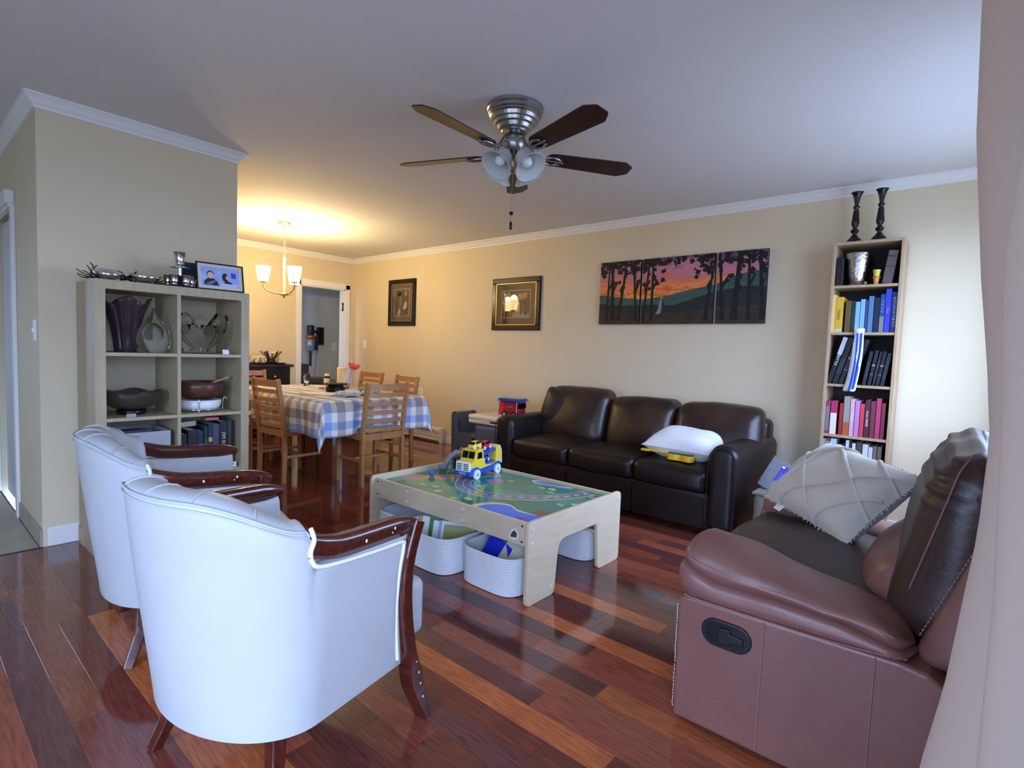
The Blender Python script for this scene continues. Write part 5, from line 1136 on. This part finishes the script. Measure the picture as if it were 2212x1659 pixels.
for a, b, nm in tx:
    t = thing('canvas_painting', nm+' canvas of the three-part sunset painting above the sofa', 'painting', ((a+b)/2, LW, (tz0+tz1)/2), 0, 'three-part sunset painting')
    X0, Z0 = (a+b)/2, (tz0+tz1)/2
    MB().box(a-X0, b-X0, -.03, -.001, tz0-Z0, tz1-Z0).build('canvas', EDGE, t)
    o = MB().box(a-TC, b-TC, -.0305, -.030, tz0-Z0, tz1-Z0).build('painted_sky', SKY, t, (TC-X0, 0, 0))
    def lay_(line, m_, d, name):
        L_ = [(x, lerpt(line, x)) for x in [a+(b-a)*i/14 for i in range(15)]]
        MB().prism([(x-X0, z-Z0) for x, z in [(a, tz0)]+L_+[(b, tz0)]], -d, -.0304, 'y').build(name, m_, t)
    lay_(HL, HILL, .0308, 'painted_hill'); lay_(HL2, HILD, .0311, 'painted_far_wood'); lay_(HL3, GRD, .0314, 'painted_ground')
    for (x, w_, ln) in trees:
        w_ *= 1.3
        if not (a+.012 < x < b-.012): continue
        P = spline([(x+ln*.2, 0, 1.50), (x, 0, 1.62), (x-ln*.5, 0, 1.80), (x-ln, 0, 2.0), (x-ln*1.1, 0, 2.05)], 14); w0 = [w_*(1-.045*i) for i in range(14)]
        q = [(max(a, min(b, p_.x-w_/2*(1.25 if i < 2 else 1-.04*i)))-X0, p_.z-Z0) for i, p_ in enumerate(P)]+[(max(a, min(b, p_.x+w_/2*(1.25 if i < 2 else 1-.04*i)))-X0, p_.z-Z0) for i, p_ in reversed(list(enumerate(P)))]
        MB().prism(q, -.0317, -.0304, 'y').build('painted_tree', TRE, t)
        MB().prism([(max(a, min(b, u))-X0, v-Z0) for u, v in ((x, 1.75), (x+.05, 1.86), (x+.04, 1.87), (x-.01, 1.79))], -.0316, -.0304, 'y').build('painted_branch', TRE, t)
    fo = MB(); N_ = 90 if nm != 'centre' else 100
    for k in range(N_):
        if nm == 'centre': x = a+(b-a)*rr.choice([rr.uniform(0, .34), rr.uniform(.74, 1), rr.uniform(0, 1)]); z = tz1-abs(rr.gauss(0, .05 if a+.2 < x < b-.2 else .10))
        else: x = rr.uniform(a, b); z = tz1-abs(rr.gauss(0, .085))
        r = rr.uniform(.012, .03); n2 = 9; ph = rr.random()*6
        pts = [(max(a, min(b, x+r*(1 if i % 2 else .6)*cos(ph+2*pi*i/n2)))-X0, max(tz0, min(tz1, z+r*(1 if i % 2 else .6)*sin(ph+2*pi*i/n2)))-Z0) for i in range(n2)]
        fo.prism(pts, -.0319-.00001*k, -.031, 'y')
    f_ = fo.build('painted_foliage', TRE, t); f_['kind'] = 'stuff'
    if nm == 'centre':
        for pts, rgb in (([(-2.16, 1.555), (-2.135, 1.60), (-2.125, 1.68), (-2.105, 1.69), (-2.098, 1.62), (-2.11, 1.56)], (132, 128, 128)), ([(-2.11, 1.54), (-2.10, 1.66), (-2.088, 1.67), (-2.085, 1.60), (-2.10, 1.53)], (24, 28, 44)), (oval(-2.108, 1.70, .012, .014), (170, 130, 110)), (oval(-2.09, 1.705, .010, .013), (120, 90, 80))):
            MB().prism([(x-X0, z-Z0) for x, z in pts], -.0325, -.031, 'y').build('painted_figure', mat('art_%d_%d_%d' % rgb, rgb, .6), t)
# switches, outlet, blank plate
def plate(name, label, cat, x, z, w_, h, kind, axis='y', m=None):
    t = thing(name, label, cat, (x, LW, z)); MB().box(-w_/2, w_/2, -.006, 0, -h/2, h/2).build('cover_plate', m or WHITE, t, bevel=.0015)
    if kind == 'switch': MB().box(-.006, .006, -.014, -.005, -.010, .012).build('toggle', WHITE, t)
    if kind == 'outlet':
        for z2_ in (-.02, .02): 
            r_ = MB().rbox((.03, .004, .028), .0018, n=2, c=(0, -.007, z2_)).build('socket', mat('socket_ivory', (214, 208, 192), .4), t)
            MB().box(-.007, -.004, -.0095, -.0085, z2_-.006, z2_+.006).box(.004, .007, -.0095, -.0085, z2_-.006, z2_+.006).build('slot', BLACK, r_)
    return t
plate('light_switch', 'cream light switch on the back wall beside the dining doorway', 'light switch', -6.672, 1.20, .075, .12, 'switch')
plate('wall_outlet', 'white wall outlet low on the back wall behind the dining chairs', 'outlet', -5.397, .60, .07, .115, 'outlet')
plate('blank_plate', 'wall-coloured blank plate right of the square framed print', 'wall plate', -3.345, 1.615, .075, .12, 'none', m=CREAM)
t = thing('light_switch', 'white light switch on the hall side of the partition corner', 'light switch', (-3.945, BY0, 1.20)); MB().box(-.035, .035, -.006, 0, -.058, .058).build('cover_plate', WHITE, t, bevel=.0015); MB().box(-.005, .005, -.014, -.005, -.01, .012).build('toggle', WHITE, t)
# ================================================================== BASEBOARD HEATER
t = thing('baseboard_heater', 'long white baseboard heater along the back wall by the dining table', 'heater', (-5.75, LW, 0))
hp = rounded([(0, .02), (0, .185), (-.03, .185), (-.055, .165), (-.06, .15), (-.06, .135), (-.05, .13), (-.05, .06), (-.06, .05), (-.06, .025)], [0]*10, 1)
HWT = mat('heater_white', (216, 212, 204), .4)
MB().prism(hp, -1.15, .80, 'x').build('casing', HWT, t); MB().prism([(0, .0), (0, .19), (-.066, .188), (-.066, .0)], .80, .855, 'x').build('end_cap', HWT, t, bevel=.003)
MB().box(-1.1, .70, -.0605, -.045, .140, .150).build('air_slot', BLACK, t); MB().box(-1.1, .79, -.052, -.048, .058, .064).build('lower_slot', mat('slot_grey', (90, 88, 86), .5), t)

# ================================================================== CURTAIN
CUR = mat('taupe_curtain', (198, 178, 160), .85, bump=.15, bscale=240, sheen=.2)
c1 = [(-.2, -.045), (0, -.04), (.33, -.02), (.525, .009), (.708, .026), (.855, .041), (1.04, .047), (1.18, .033), (1.36, .009), (1.63, -.015), (1.9, -.025), (2.5, -.03)]
c2 = [(0, .05), (.5, .052), (.85, .052), (1.1, .042), (1.33, .030), (1.5, .040), (1.62, .052), (1.9, .03), (2.5, .02)]
def cpt(u, v):
    z = .02+v*2.31
    pts = [(.27, 1.52), (.16, 1.49), (.06+lerpt(c1, z), 1.455), (lerpt(c1, z), 1.40), (.05+lerpt(c1, z), 1.33), (.16, 1.27), (.20, 1.20), (.14, 1.10), (lerpt(c2, z)*1.05+.035, 1.065), (lerpt(c2, z)*1.05, 1.03), (lerpt(c2, z)*1.05+.05, .98), (.17, .93), (.22, .86), (.13, .79), (.085, .74), (.11, .68), (.20, .63), (.24, .58)]
    return pts
cg = []
for j in range(41):
    P = spline(cpt(0, j/40), 90); z = .02+j/40*2.31
    cg.append([Vector((p_.x+.004*noise.noise(Vector((p_.x*9, p_.y*9, z*2))), p_.y, z)) for p_ in P])
ct = thing('curtain', 'taupe curtain hanging in folds beside the camera', 'curtain', (.15, 1.0, 0))
MB().rings(cg, False, False, True).build('panel', CUR, ct, (-.15, -1.0, 0), solid=.0025)
MB().tube([(.17, -1.75, 2.335), (.17, 1.6, 2.335)], .013, 12).build('rod', mat('bronze_rod', (60, 48, 40), .4, .7), ct, (-.15, -1.0, 0))
for y in (-1.7, .57, 1.56): MB().tube([(WX-.001, y, 2.335), (.17, y, 2.335)], .009, 8).build('rod_bracket', mat('bronze_rod', (60, 48, 40), .4, .7), ct, (-.15, -1.0, 0))
# ================================================================== DINING
CHW = mat('oak_chair', (186, 134, 82), .38, rgb2=(168, 114, 66), vscale=9, stretch=(6, 6, 1), coat=.2)
CSH = mat('floral_cushion', (206, 196, 156), .85, rgb2=(96, 74, 66), vscale=26, detail=1)
def dchair():
    t = thing('dining_chair', '', 'chair', (0, 0, 0), 0, 'ladder-back dining chairs around the table')
    for s in (-1, 1):
        P = spline([(s*.205, -.185, 0), (s*.203, -.178, .22), (s*.202, -.185, .44), (s*.202, -.205, .62), (s*.203, -.245, .875)], 14)
        MB().sweep(P, [(-.014, -.020), (.014, -.020), (.014, .020), (-.014, .020)], False, upv=(0, 1, 0)).build('rear_leg', CHW, t, bevel=.005)
        MB().sweep([(s*.195, .20, 0), (s*.192, .195, .435)], [[(-.014, -.014), (.014, -.014), (.014, .014), (-.014, .014)], [(-.02, -.02), (.02, -.02), (.02, .02), (-.02, .02)]], False, upv=(0, 1, 0)).build('front_leg', CHW, t, bevel=.004)
        MB().box(s*.192-.01, s*.192+.01, -.18, .19, .39, .435).build('side_apron', CHW, t); MB().box(s*.193-.008, s*.193+.008, -.178, .19, .20, .225).build('side_stretcher', CHW, t, bevel=.003)
    MB().box(-.19, .19, .185, .205, .39, .435).box(-.19, .19, -.195, -.175, .39, .435).build('apron', CHW, t); MB().box(-.185, .185, -.01, .01, .20, .222).build('cross_stretcher', CHW, t)
    MB().box(-.205, .205, -.19, .215, .432, .445).build('seat', CHW, t, bevel=.004)
    MB().rbox((.40, .39, .045), .02, n=4, c=(0, .012, .468), puff=(0, 0, .012)).build('seat_cushion', CSH, t)
    for k in range(6):
        z = .845-.073*k if k else .838; h = .055 if k == 0 else .033; y0 = lerpt([(.44, -.185), (.62, -.205), (.875, -.245)], z)
        m = MB(); R = []
        for i in range(9):
            x = -.19+.38*i/8; yy = y0-.022*(1-(x/.19)**2)
            R.append([Vector((x, yy-.008, z-h/2)), Vector((x, yy+.008, z-h/2)), Vector((x, yy+.008, z+h/2)), Vector((x, yy-.008, z+h/2))])
        m.rings(R, True, True, False).build('slat', CHW, t)
    return t
d0 = dchair()
for i, (x, y, rz, lb) in enumerate([(-3.945, 2.75, 90, 'oak ladder-back chair at the table end facing away from the play table'), (-4.53, 2.33, 3, 'oak ladder-back chair on the near side of the table next to the hanging cloth corner'), (-5.08, 2.30, 0, 'oak ladder-back chair half hidden by the cube shelf with a white strap'),
                                    (-4.60, 3.40, 173, 'oak ladder-back chair on the wall side of the table closer to the heater end'), (-5.36, 3.50, 180, 'oak ladder-back chair on the wall side of the table closer to the doorway'), (-5.70, 2.53, -90, 'oak ladder-back chair at the far table end in front of the black sideboard')]):
    o = d0 if i == 0 else copy_tree(d0); o.location = (x, y, 0); o.rotation_euler = (0, 0, radians(rz)); o['label'] = lb
# strap tied to a chair
sp_ = MB(); RIB = mat('white_ribbon', (238, 234, 238), .7)
sp_.sweep(spline([(-4.845, 2.085, .50), (-4.80, 2.06, .54), (-4.70, 2.055, .57)], 8), [(-.003, -.018), (.003, -.018), (.003, .018), (-.003, .018)])
sp_.sweep(spline([(-4.845, 2.082, .50), (-4.855, 2.075, .42), (-4.85, 2.075, .30)], 8), [(-.018, -.003), (.018, -.003), (.018, .003), (-.018, .003)])
sp_.sweep(spline([(-4.845, 2.078, .50), (-4.82, 2.065, .46), (-4.815, 2.06, .42)], 8), [(-.02, -.003), (.02, -.003), (.02, .003), (-.02, .003)])
o = sp_.build('ribbon_strap', RIB); tag(o, 'white fabric strap hanging from the chair beside the cube shelf', 'strap')
# table
TX0, TX1, TY0, TY1, TZ = -5.64, -3.87, 2.25, 3.28, .72
dt = thing('dining_table', 'wooden pedestal dining table under the plaid cloth', 'table', ((TX0+TX1)/2, (TY0+TY1)/2, 0)); do = (-(TX0+TX1)/2, -(TY0+TY1)/2, 0)
TWD = mat('cherry_wood', (124, 64, 34), .3, rgb2=(104, 52, 28), vscale=7, stretch=(6, 6, 1), coat=.3)
MB().box(TX0, TX1, TY0, TY1, TZ-.035, TZ-.003).build('tabletop', TWD, dt, do, bevel=.004)
pp = [(-4.52+.32*math.copysign(abs(cos(a))**.6, cos(a)), 2.70+.19*math.copysign(abs(sin(a))**.6, sin(a))) for a in [2*pi*i/40 for i in range(40)]]
MB().prism(pp, .0, TZ-.035).build('pedestal', TWD, dt, do)
for a, b in ((-4.4, 2.515), (-4.64, 2.515)): MB().box(a-.004, a+.004, b-.012, b, .01, .69).build('pedestal_joint', mat('dark_joint', (50, 26, 16), .6), dt, do)
# tablecloth : square grid draped over the table with hanging corners
def plaid():
    m = bpy.data.materials.new('plaid_cloth'); m.use_nodes = True; nt = m.node_tree; p = nt.nodes['Principled BSDF']; p.inputs['Roughness'].default_value = .85; L = nt.links.new
    uv = node(nt, 'ShaderNodeUVMap'); uv.uv_map = 'cloth'; sp = node(nt, 'ShaderNodeSeparateXYZ'); L(uv.outputs[0], sp.inputs[0]); outs = []
    for ax in ('X', 'Y'):
        a = node(nt, 'ShaderNodeMath', operation='FRACT'); L(sp.outputs[ax], a.inputs[0]); r = node(nt, 'ShaderNodeValToRGB'); r.color_ramp.interpolation = 'CONSTANT'
        e = r.color_ramp.elements; e[0].position = 0; e[0].color = (*lin((250, 246, 240)), 1); e[1].position = .28; e[1].color = (*lin((184, 204, 240)), 1)
        q = e.new(.52); q.color = (*lin((250, 246, 240)), 1); q = e.new(.70); q.color = (*lin((192, 187, 184)), 1)
        L(a.outputs[0], r.inputs[0]); outs.append(r.outputs[0])
    mx = node(nt, 'ShaderNodeMix', data_type='RGBA', blend_type='MULTIPLY'); mx.inputs[0].default_value = 1; L(outs[0], mx.inputs[6]); L(outs[1], mx.inputs[7]); L(mx.outputs[2], p.inputs['Base Color']); return m
PL = plaid(); ov = .29; N = 64; vs = []; uvs = []
cx0, cx1, cy0, cy1 = TX0-ov, TX1+ov, TY0-ov, TY1+ov
def drape(x, y):
    dx = max(0, x-TX1)+max(0, TX0-x); dy = max(0, y-TY0-(TY1-TY0))+max(0, TY0-y)
    X = min(max(x, TX0), TX1); Y = min(max(y, TY0), TY1); sxg = 1 if x > TX1 else (-1 if x < TX0 else 0); syg = 1 if y > TY1 else (-1 if y < TY0 else 0)
    if sxg == 0 and syg == 0: return Vector((x, y, TZ+.003+.0015*noise.noise(Vector((x*5, y*5, 0)))))
    if sxg and syg:
        dr = dx+dy; d2 = min(dx, dy)/ (max(dx, dy)+1e-6); k = .020+.045*d2
        h = sqrt(dx*dx+dy*dy); ph = atan2(dy, dx); q = .032+.16*h*sin(2*ph); return Vector((X+sxg*q*cos(ph), Y+syg*q*sin(ph), TZ-max(0, h*.98-.004)))
    d = dx+dy; f = sin((x if syg else y)*14)*.02*min(1, d/.2)
    if sxg: return Vector((X+sxg*(.012+.04*min(1, d/.05)*.5+f), Y, TZ-max(0, d-.004)))
    return Vector((X, Y+syg*(.012+.04*min(1, d/.05)*.5+f), TZ-max(0, d-.004)))
def axs(a, b, t0, t1):
    L_ = [a+(t0-a)*i/9 for i in range(9)]+[t0, t0+.004]+[t0+(t1-t0)*i/26 for i in range(1, 26)]+[t1-.004, t1]+[t1+(b-t1)*i/9 for i in range(1, 10)]; return L_
AXx, AXy = axs(cx0, cx1, TX0, TX1), axs(cy0, cy1, TY0, TY1)
for y in AXy:
    for x in AXx: vs.append(drape(x, y)); uvs.append((x/.27, y/.27))
W_ = len(AXx); fs = [(j*W_+i, j*W_+i+1, (j+1)*W_+i+1, (j+1)*W_+i) for j in range(len(AXy)-1) for i in range(W_-1)]
o = MB().add(vs, fs, True).build('tablecloth', PL, solid=.0025); me = o.data; ul = me.uv_layers.new(name='cloth')
for lp in me.loops: ul.data[lp.index].uv = uvs[lp.vertex_index]
tag(o, 'blue white and grey plaid tablecloth draped over the dining table', 'tablecloth')
# things on the table
TT = TZ+.006
o = MB().lathe([(0, 0), (.028, 0), (.030, .01), (.027, .03), (.036, .09), (.040, .125), (.038, .125), (.033, .09), (.024, .03), (0, .022)], 24, cap=False).build('drinking_glass', GL2); o.location = (-5.44, 2.96, TT); tag(o, 'clear drinking glass at the far end of the dining table', 'glass')
bt = thing('pill_bottle', 'dark supplement bottle with white cap and label on the dining table', 'bottle', (-5.40, 3.18, TT))
MB().lathe([(0, 0), (.031, 0), (.033, .004), (.033, .085), (.027, .10), (.022, .105)], 22).build('bottle', mat('dark_bottle', (22, 16, 22), .25), bt); MB().lathe([(.0335, .006), (.0335, .080)], 22, cap=False).build('label', mat('label_white', (228, 224, 224), .5), bt); MB().lathe([(.026, .103), (.027, .128), (.0, .13)], 20).build('cap', WHITE, bt)
pn = thing('hot_pot', 'stacked black tabletop grill pans on the dining table', 'pan', (-4.68, 2.85, TT), radians(-30))
MB().box(-.20, .13, -.085, .085, .0, .008).build('base_plate', BLACK, pn, bevel=.002); MB().lathe([(.09, .008), (.095, .03), (.088, .045), (.0, .045)], 24).build('burner', BLACK, pn); MB().lathe([(.075, .045), (.075, .062), (.115, .068), (.118, .078), (.0, .078)], 28).build('grill_pan', BLACK, pn)
MB().box(.10, .24, -.012, .012, .02, .03).build('handle', BLACK, pn, bevel=.003); MB().box(-.26, -.10, -.010, .010, .01, .018).build('handle', BLACK, pn, bevel=.003)
o = MB().tube([(.03*cos(a), .03*sin(a), .012) for a in [pi*i/10 for i in range(11)]], .006, 8).build('red_ring', mat('dark_red_plastic', (140, 24, 44), .4)); o.location = (-4.83, 2.78, TT+.008); tag(o, 'red curved handle lying by the black grill pans', 'handle')
tg = thing('utensil_jar', 'tall frosted jar holding a pink silicone scrubber on the dining table', 'jar', (-4.93, 3.13, TT)); tg.rotation_euler = (0, radians(10), radians(40))
MB().lathe([(0, 0), (.025, 0), (.027, .03), (.026, .055)], 18).build('metal_base', NICKEL, tg); MB().lathe([(.024, .055), (.024, .205), (.021, .206), (.021, .056)], 18, cap=False).build('tube', mat('frosted_plastic', (218, 216, 216), .4, trans=.3), tg)
sb = MB().lathe([(0, .205), (.03, .215), (.055, .24), (.05, .25), (.0, .235)], 18, (.035, 0, 0)).build('scrubber', mat('pink_silicone', (232, 70, 84), .4), tg)
for k in range(14): a = 2*pi*k/14; MB().tube([(.035+.048*cos(a), .048*sin(a), .243), (.035+.062*cos(a), .062*sin(a), .272)], .0045, 6).build('bristle', mat('pink_silicone', (232, 70, 84), .4), sb)
o = MB().lathe([(0, 0), (.055, 0), (.058, .01), (.058, .20), (.05, .215), (0, .215)], 24).build('paper_roll', mat('cream_card', (232, 214, 176), .7)); o.location = (-5.12, 3.20, TT); tag(o, 'cream cylinder standing behind the pink scrubber', 'roll')
o = MB().box(-.16, .16, -.11, .11, 0, .012).build('paper_stack', mat('lilac_paper', (222, 220, 236), .6)); o.location = (-4.42, 2.56, TT); o.rotation_euler = (0, 0, radians(25)); tag(o, 'flat white paper box on the near half of the plaid cloth', 'box')
def cloth_lump(name, label, loc, s, m, seed):
    o = MB().rbox(s, min(s)*.45, n=8, puff=(0, 0, .006), fn=lambda v, X, Y, Z: v+noise.noise_vector(Vector((v.x*18+seed, v.y*18, v.z*18)))*.012, c=(0, 0, s[2]/2+.006)).build(name, m); o.location = loc; tag(o, label, 'cloth'); return o
cloth_lump('napkin', 'crumpled white printed napkin in front of the black pans', (-4.17, 2.66, TT), (.20, .14, .035), mat('napkin_print', (232, 234, 240), .8, rgb2=(150, 164, 196), vscale=24), 2)
cloth_lump('tea_towel', 'crumpled teal and green towel behind the end chair', (-4.42, 3.06, TT), (.22, .12, .045), mat('teal_towel', (32, 130, 150), .85, rgb2=(150, 196, 170), vscale=10), 6)
cloth_lump('bib', 'pale folded bib lying beside the white napkin', (-4.15, 2.84, TT), (.14, .10, .03), mat('bib_cream', (230, 224, 206), .85, rgb2=(120, 140, 140), vscale=16), 9)
bg_ = thing('black_bag', 'black handled case at the far edge of the dining table', 'bag', (-5.20, 3.05, TT), radians(52)); BGL = mat('black_nylon', (34, 36, 40), .5)
bg_.location = (-5.46, 3.13, TT)
MB().rbox((.26, .10, .085), .025, n=4, c=(-.03, .12, .045)).build('body', BGL, bg_); MB().tube([(.10, .12, .05), (.13, .12, .052), (.15, .12, .04), (.13, .12, .025), (.10, .12, .025)], .006, 8).build('handle', BGL, bg_)
# ================================================================== SIDEBOARD
BLKW = mat('black_wood', (16, 14, 14), .35); sb_ = thing('sideboard', 'black sideboard against the dining end wall', 'sideboard', (EX+.21, 2.62, 0))
MB().box(-.19, .20, -.72, .735, .06, .875).build('body', BLKW, sb_, bevel=.003); MB().box(-.20, .225, -.75, .77, .875, .91).build('top', mat('dark_grey_top', (58, 54, 50), .3), sb_, bevel=.004)
for x in (-.15, .16):
    for y in (-.68, .69): MB().box(x-.025, x+.025, y-.025, y+.025, 0, .06).build('foot', BLKW, sb_)
for y0, y1 in ((-.70, -.005), (.005, .72)):
    d = MB().box(.20, .216, y0, y1, .62, .86).build('drawer', BLKW, sb_, bevel=.003); MB().ell((.23, (y0+y1)/2+.16*(1 if y0 > 0 else -1), .755), (.016, .016, .016)).build('knob', CHROME, d)
    for k in range(2):
        a = y0+(y1-y0)*k/2+.003; b = y0+(y1-y0)*(k+1)/2-.003; d = MB().box(.20, .214, a, b, .08, .61).build('door', BLKW, sb_, bevel=.003); MB().ell((.226, b-.04 if k == 0 else a+.04, .42), (.012, .012, .012)).build('knob', CHROME, d)
ST = .912; BRZ = mat('dark_twig_bronze', (44, 38, 30), .35, .8); CERW = mat('cream_ceramic', (236, 222, 190), .35)
sx_ = EX+.30
o = MB().rbox((.012, .17, .085), .005, n=2, c=(0, 0, .055)).build('napkin_holder', CERW); o.location = (sx_+.05, 2.98, ST); o.rotation_euler = (0, 0, .1); tag(o, 'cream napkin stack in a dark branch holder on the sideboard', 'napkin holder')
o = thing('branch_tray', 'dark bronze branch tray under the cream napkins', 'tray', (sx_+.05, 2.99, ST)); MB().lathe([(0, 0), (.10, .0), (.12, .012), (.115, .014), (0, .006)], 24).build('dish', BRZ, o)
rb = random.Random(8)
for k in range(7):
    p_ = Vector((.03, -.09+.03*k, .01)); P = [p_.copy()]
    for q in range(4): p_ = p_+Vector((.002, rb.uniform(-.02, .03), .018)); P.append(p_.copy())
    MB().tube(P, [.004, .004, .003, .003, .002], 6).build('branch', BRZ, o)
uc = thing('leaf_vase', 'dark metal vase with upright leaf shapes on the sideboard', 'vase', (sx_+.04, 3.14, ST))
MB().lathe([(0, 0), (.05, 0), (.06, .02), (.045, .05), (.03, .06)], 18).build('pot', BRZ, uc)
for k in range(16):
    a = 2*pi*k/16; l = .10+.03*(k % 3); MB().box(-.009, .009, -.003, .003, 0, l, Matrix.Translation((.02*cos(a), .02*sin(a), .04)) @ Matrix.Rotation(a, 4, 'Z') @ Matrix.Rotation(radians(22+10*(k % 3)), 4, 'Y')).build('leaf', mat('silver_leaf', (110, 106, 92), .35, .7), uc)
o = MB().lathe([(.0, 0), (.075, .004), (.085, .01), (.0, .006)], 28).build('standing_plate', CERW); o.location = (sx_-.03, 3.19, ST+.075); o.rotation_euler = (0, radians(75), 0); tag(o, 'cream plate standing behind the leaf vase', 'plate')
o = MB().lathe([(0, 0), (.07, .0), (.10, .014), (.095, .016), (0, .006)], 24).build('leaf_dish', BRZ); o.location = (sx_+.09, 3.21, ST); tag(o, 'small dark dish at the right end of the sideboard', 'dish')
fl = thing('floral_cups', 'white cups with dark leaf pattern at the left of the sideboard', 'cups', (sx_+.06, 2.78, ST))
for k, y in enumerate((-.06, .02)):
    c_ = MB().lathe([(0, 0), (.03, 0), (.036, .03), (.038, .085), (.034, .085), (.03, .03), (0, .01)], 20, (0, y, 0), cap=False).build('cup', CERW, fl)
    for q in range(4): MB().tube([(.038*cos(.4*q-.6), y+.038*sin(.4*q-.6), .015), (.040*cos(.4*q-.5), y+.040*sin(.4*q-.5), .045), (.042*cos(.4*q-.7), y+.042*sin(.4*q-.7), .075)], .004, 5).build('leaf_pattern', BRZ, c_)
o = MB(); 
for k in range(6): o.tube(spline([(0, 0, 0), (.01, rb.uniform(-.05, .05), .06), (.01, rb.uniform(-.1, .1), .11)], 6), .002, 5)
o = o.build('wire_sprig', mat('gold_wire', (190, 160, 90), .35, .8)); o.location = (sx_, 2.80, ST+.09); o.parent = None; tag(o, 'thin gold wire sprig rising behind the floral cups', 'ornament')
o.location = (sx_+.02, 2.84, ST)
# white stemmed ornament seen past the shelf edge, hung on the dining side wall shelf
or_ = thing('wall_ornament', 'white and gold ornament hanging on the dining wall behind the cube shelf', 'ornament', (EX, 2.40, 1.62))
MB().tube([(.01, 0, .0), (.02, .03, .05), (.015, .05, .10), (.01, .03, .14)], .008, 6).build('stem', mat('gold_wire', (190, 160, 90), .35, .8), or_); MB().rbox((.02, .12, .03), .008, n=2, c=(.012, .02, 0)).build('bar', CERW, or_)
for k in range(4): MB().ell((.014, .07, -.03-.03*k), (.010, .012, .014), 8, 6).build('bead', CERW, or_)
# ================================================================== BACK ROOM
vx = -8.0
va = thing('stick_vacuum', 'cordless stick vacuum hanging in its wall dock in the back room', 'vacuum', (vx, 4.36, 1.25)); VC = mat('vacuum_clear', (150, 152, 160), .2, .3); VO = mat('vacuum_copper', (190, 110, 30), .3, .6)
MB().lathe([(0, .22), (.05, .22), (.055, .20), (.05, .10), (.045, .07)], 20, (.10, 0, 0)).build('motor', BLACK, va); MB().lathe([(.05, .07), (.07, .06), (.068, .02), (.05, .0)], 20, (.10, 0, 0)).build('cyclone', VO, va); MB().lathe([(.05, .0), (.06, -.02), (.06, -.17), (.045, -.185), (0, -.185)], 20, (.10, 0, 0)).build('dust_bin', VC, va)
MB().tube([(.10, 0, -.18), (.10, .0, -.42)], .02, 12).build('wand', BLACK, va); MB().tube([(.10, .04, .12), (.08, .12, .13), (.07, .16, .11)], .022, 10).build('handle', BLACK, va)
MB().tube([(.06, .12, .05), (.06, .13, -.05), (.06, .12, -.17)], [.02, .025, .03], 10).build('trigger_grip', BLACK, va); MB().box(0, .05, .15, .26, -.08, .20).build('dock', BLACK, va, bevel=.01)
MB().tube(spline([(.01, .18, -.08), (.01, .15, -.3), (.012, .12, -.62)], 10), .003, 5).build('charger_cable', BLACK, va)
t = thing('light_switch', 'white light switch on the grey wall through the doorway', 'light switch', (vx, 4.83, 1.14)); MB().box(0, .006, -.05, .05, -.07, .07).build('cover_plate', WHITE, t, bevel=.0015); MB().box(.005, .014, -.006, .006, -.01, .012).build('toggle', WHITE, t)
fc_ = thing('folded_trolley', 'folded grey metal trolley leaning against the back room wall', 'trolley', (-7.75, 4.02, 0)); GRM = mat('grey_tube', (90, 84, 82), .45, .4)
for y in (-.09, .03): MB().tube([(.0, y, .0), (-.06, y, .95), (-.08, y, 1.02)], .016, 8).build('rail', GRM, fc_)
for z in (.2, .55, .85): MB().tube([(-.06*z, -.09, z), (-.06*z, .03, z)], .012, 8).build('rung', GRM, fc_)
MB().rbox((.10, .16, .30), .03, n=3, c=(-.0, .14, .72)).build('bag', mat('dark_grey_bag', (70, 64, 66), .7), fc_); MB().tube([(-.02, .06, .9), (0, .12, .87)], .01, 6).build('strap', GRM, fc_)
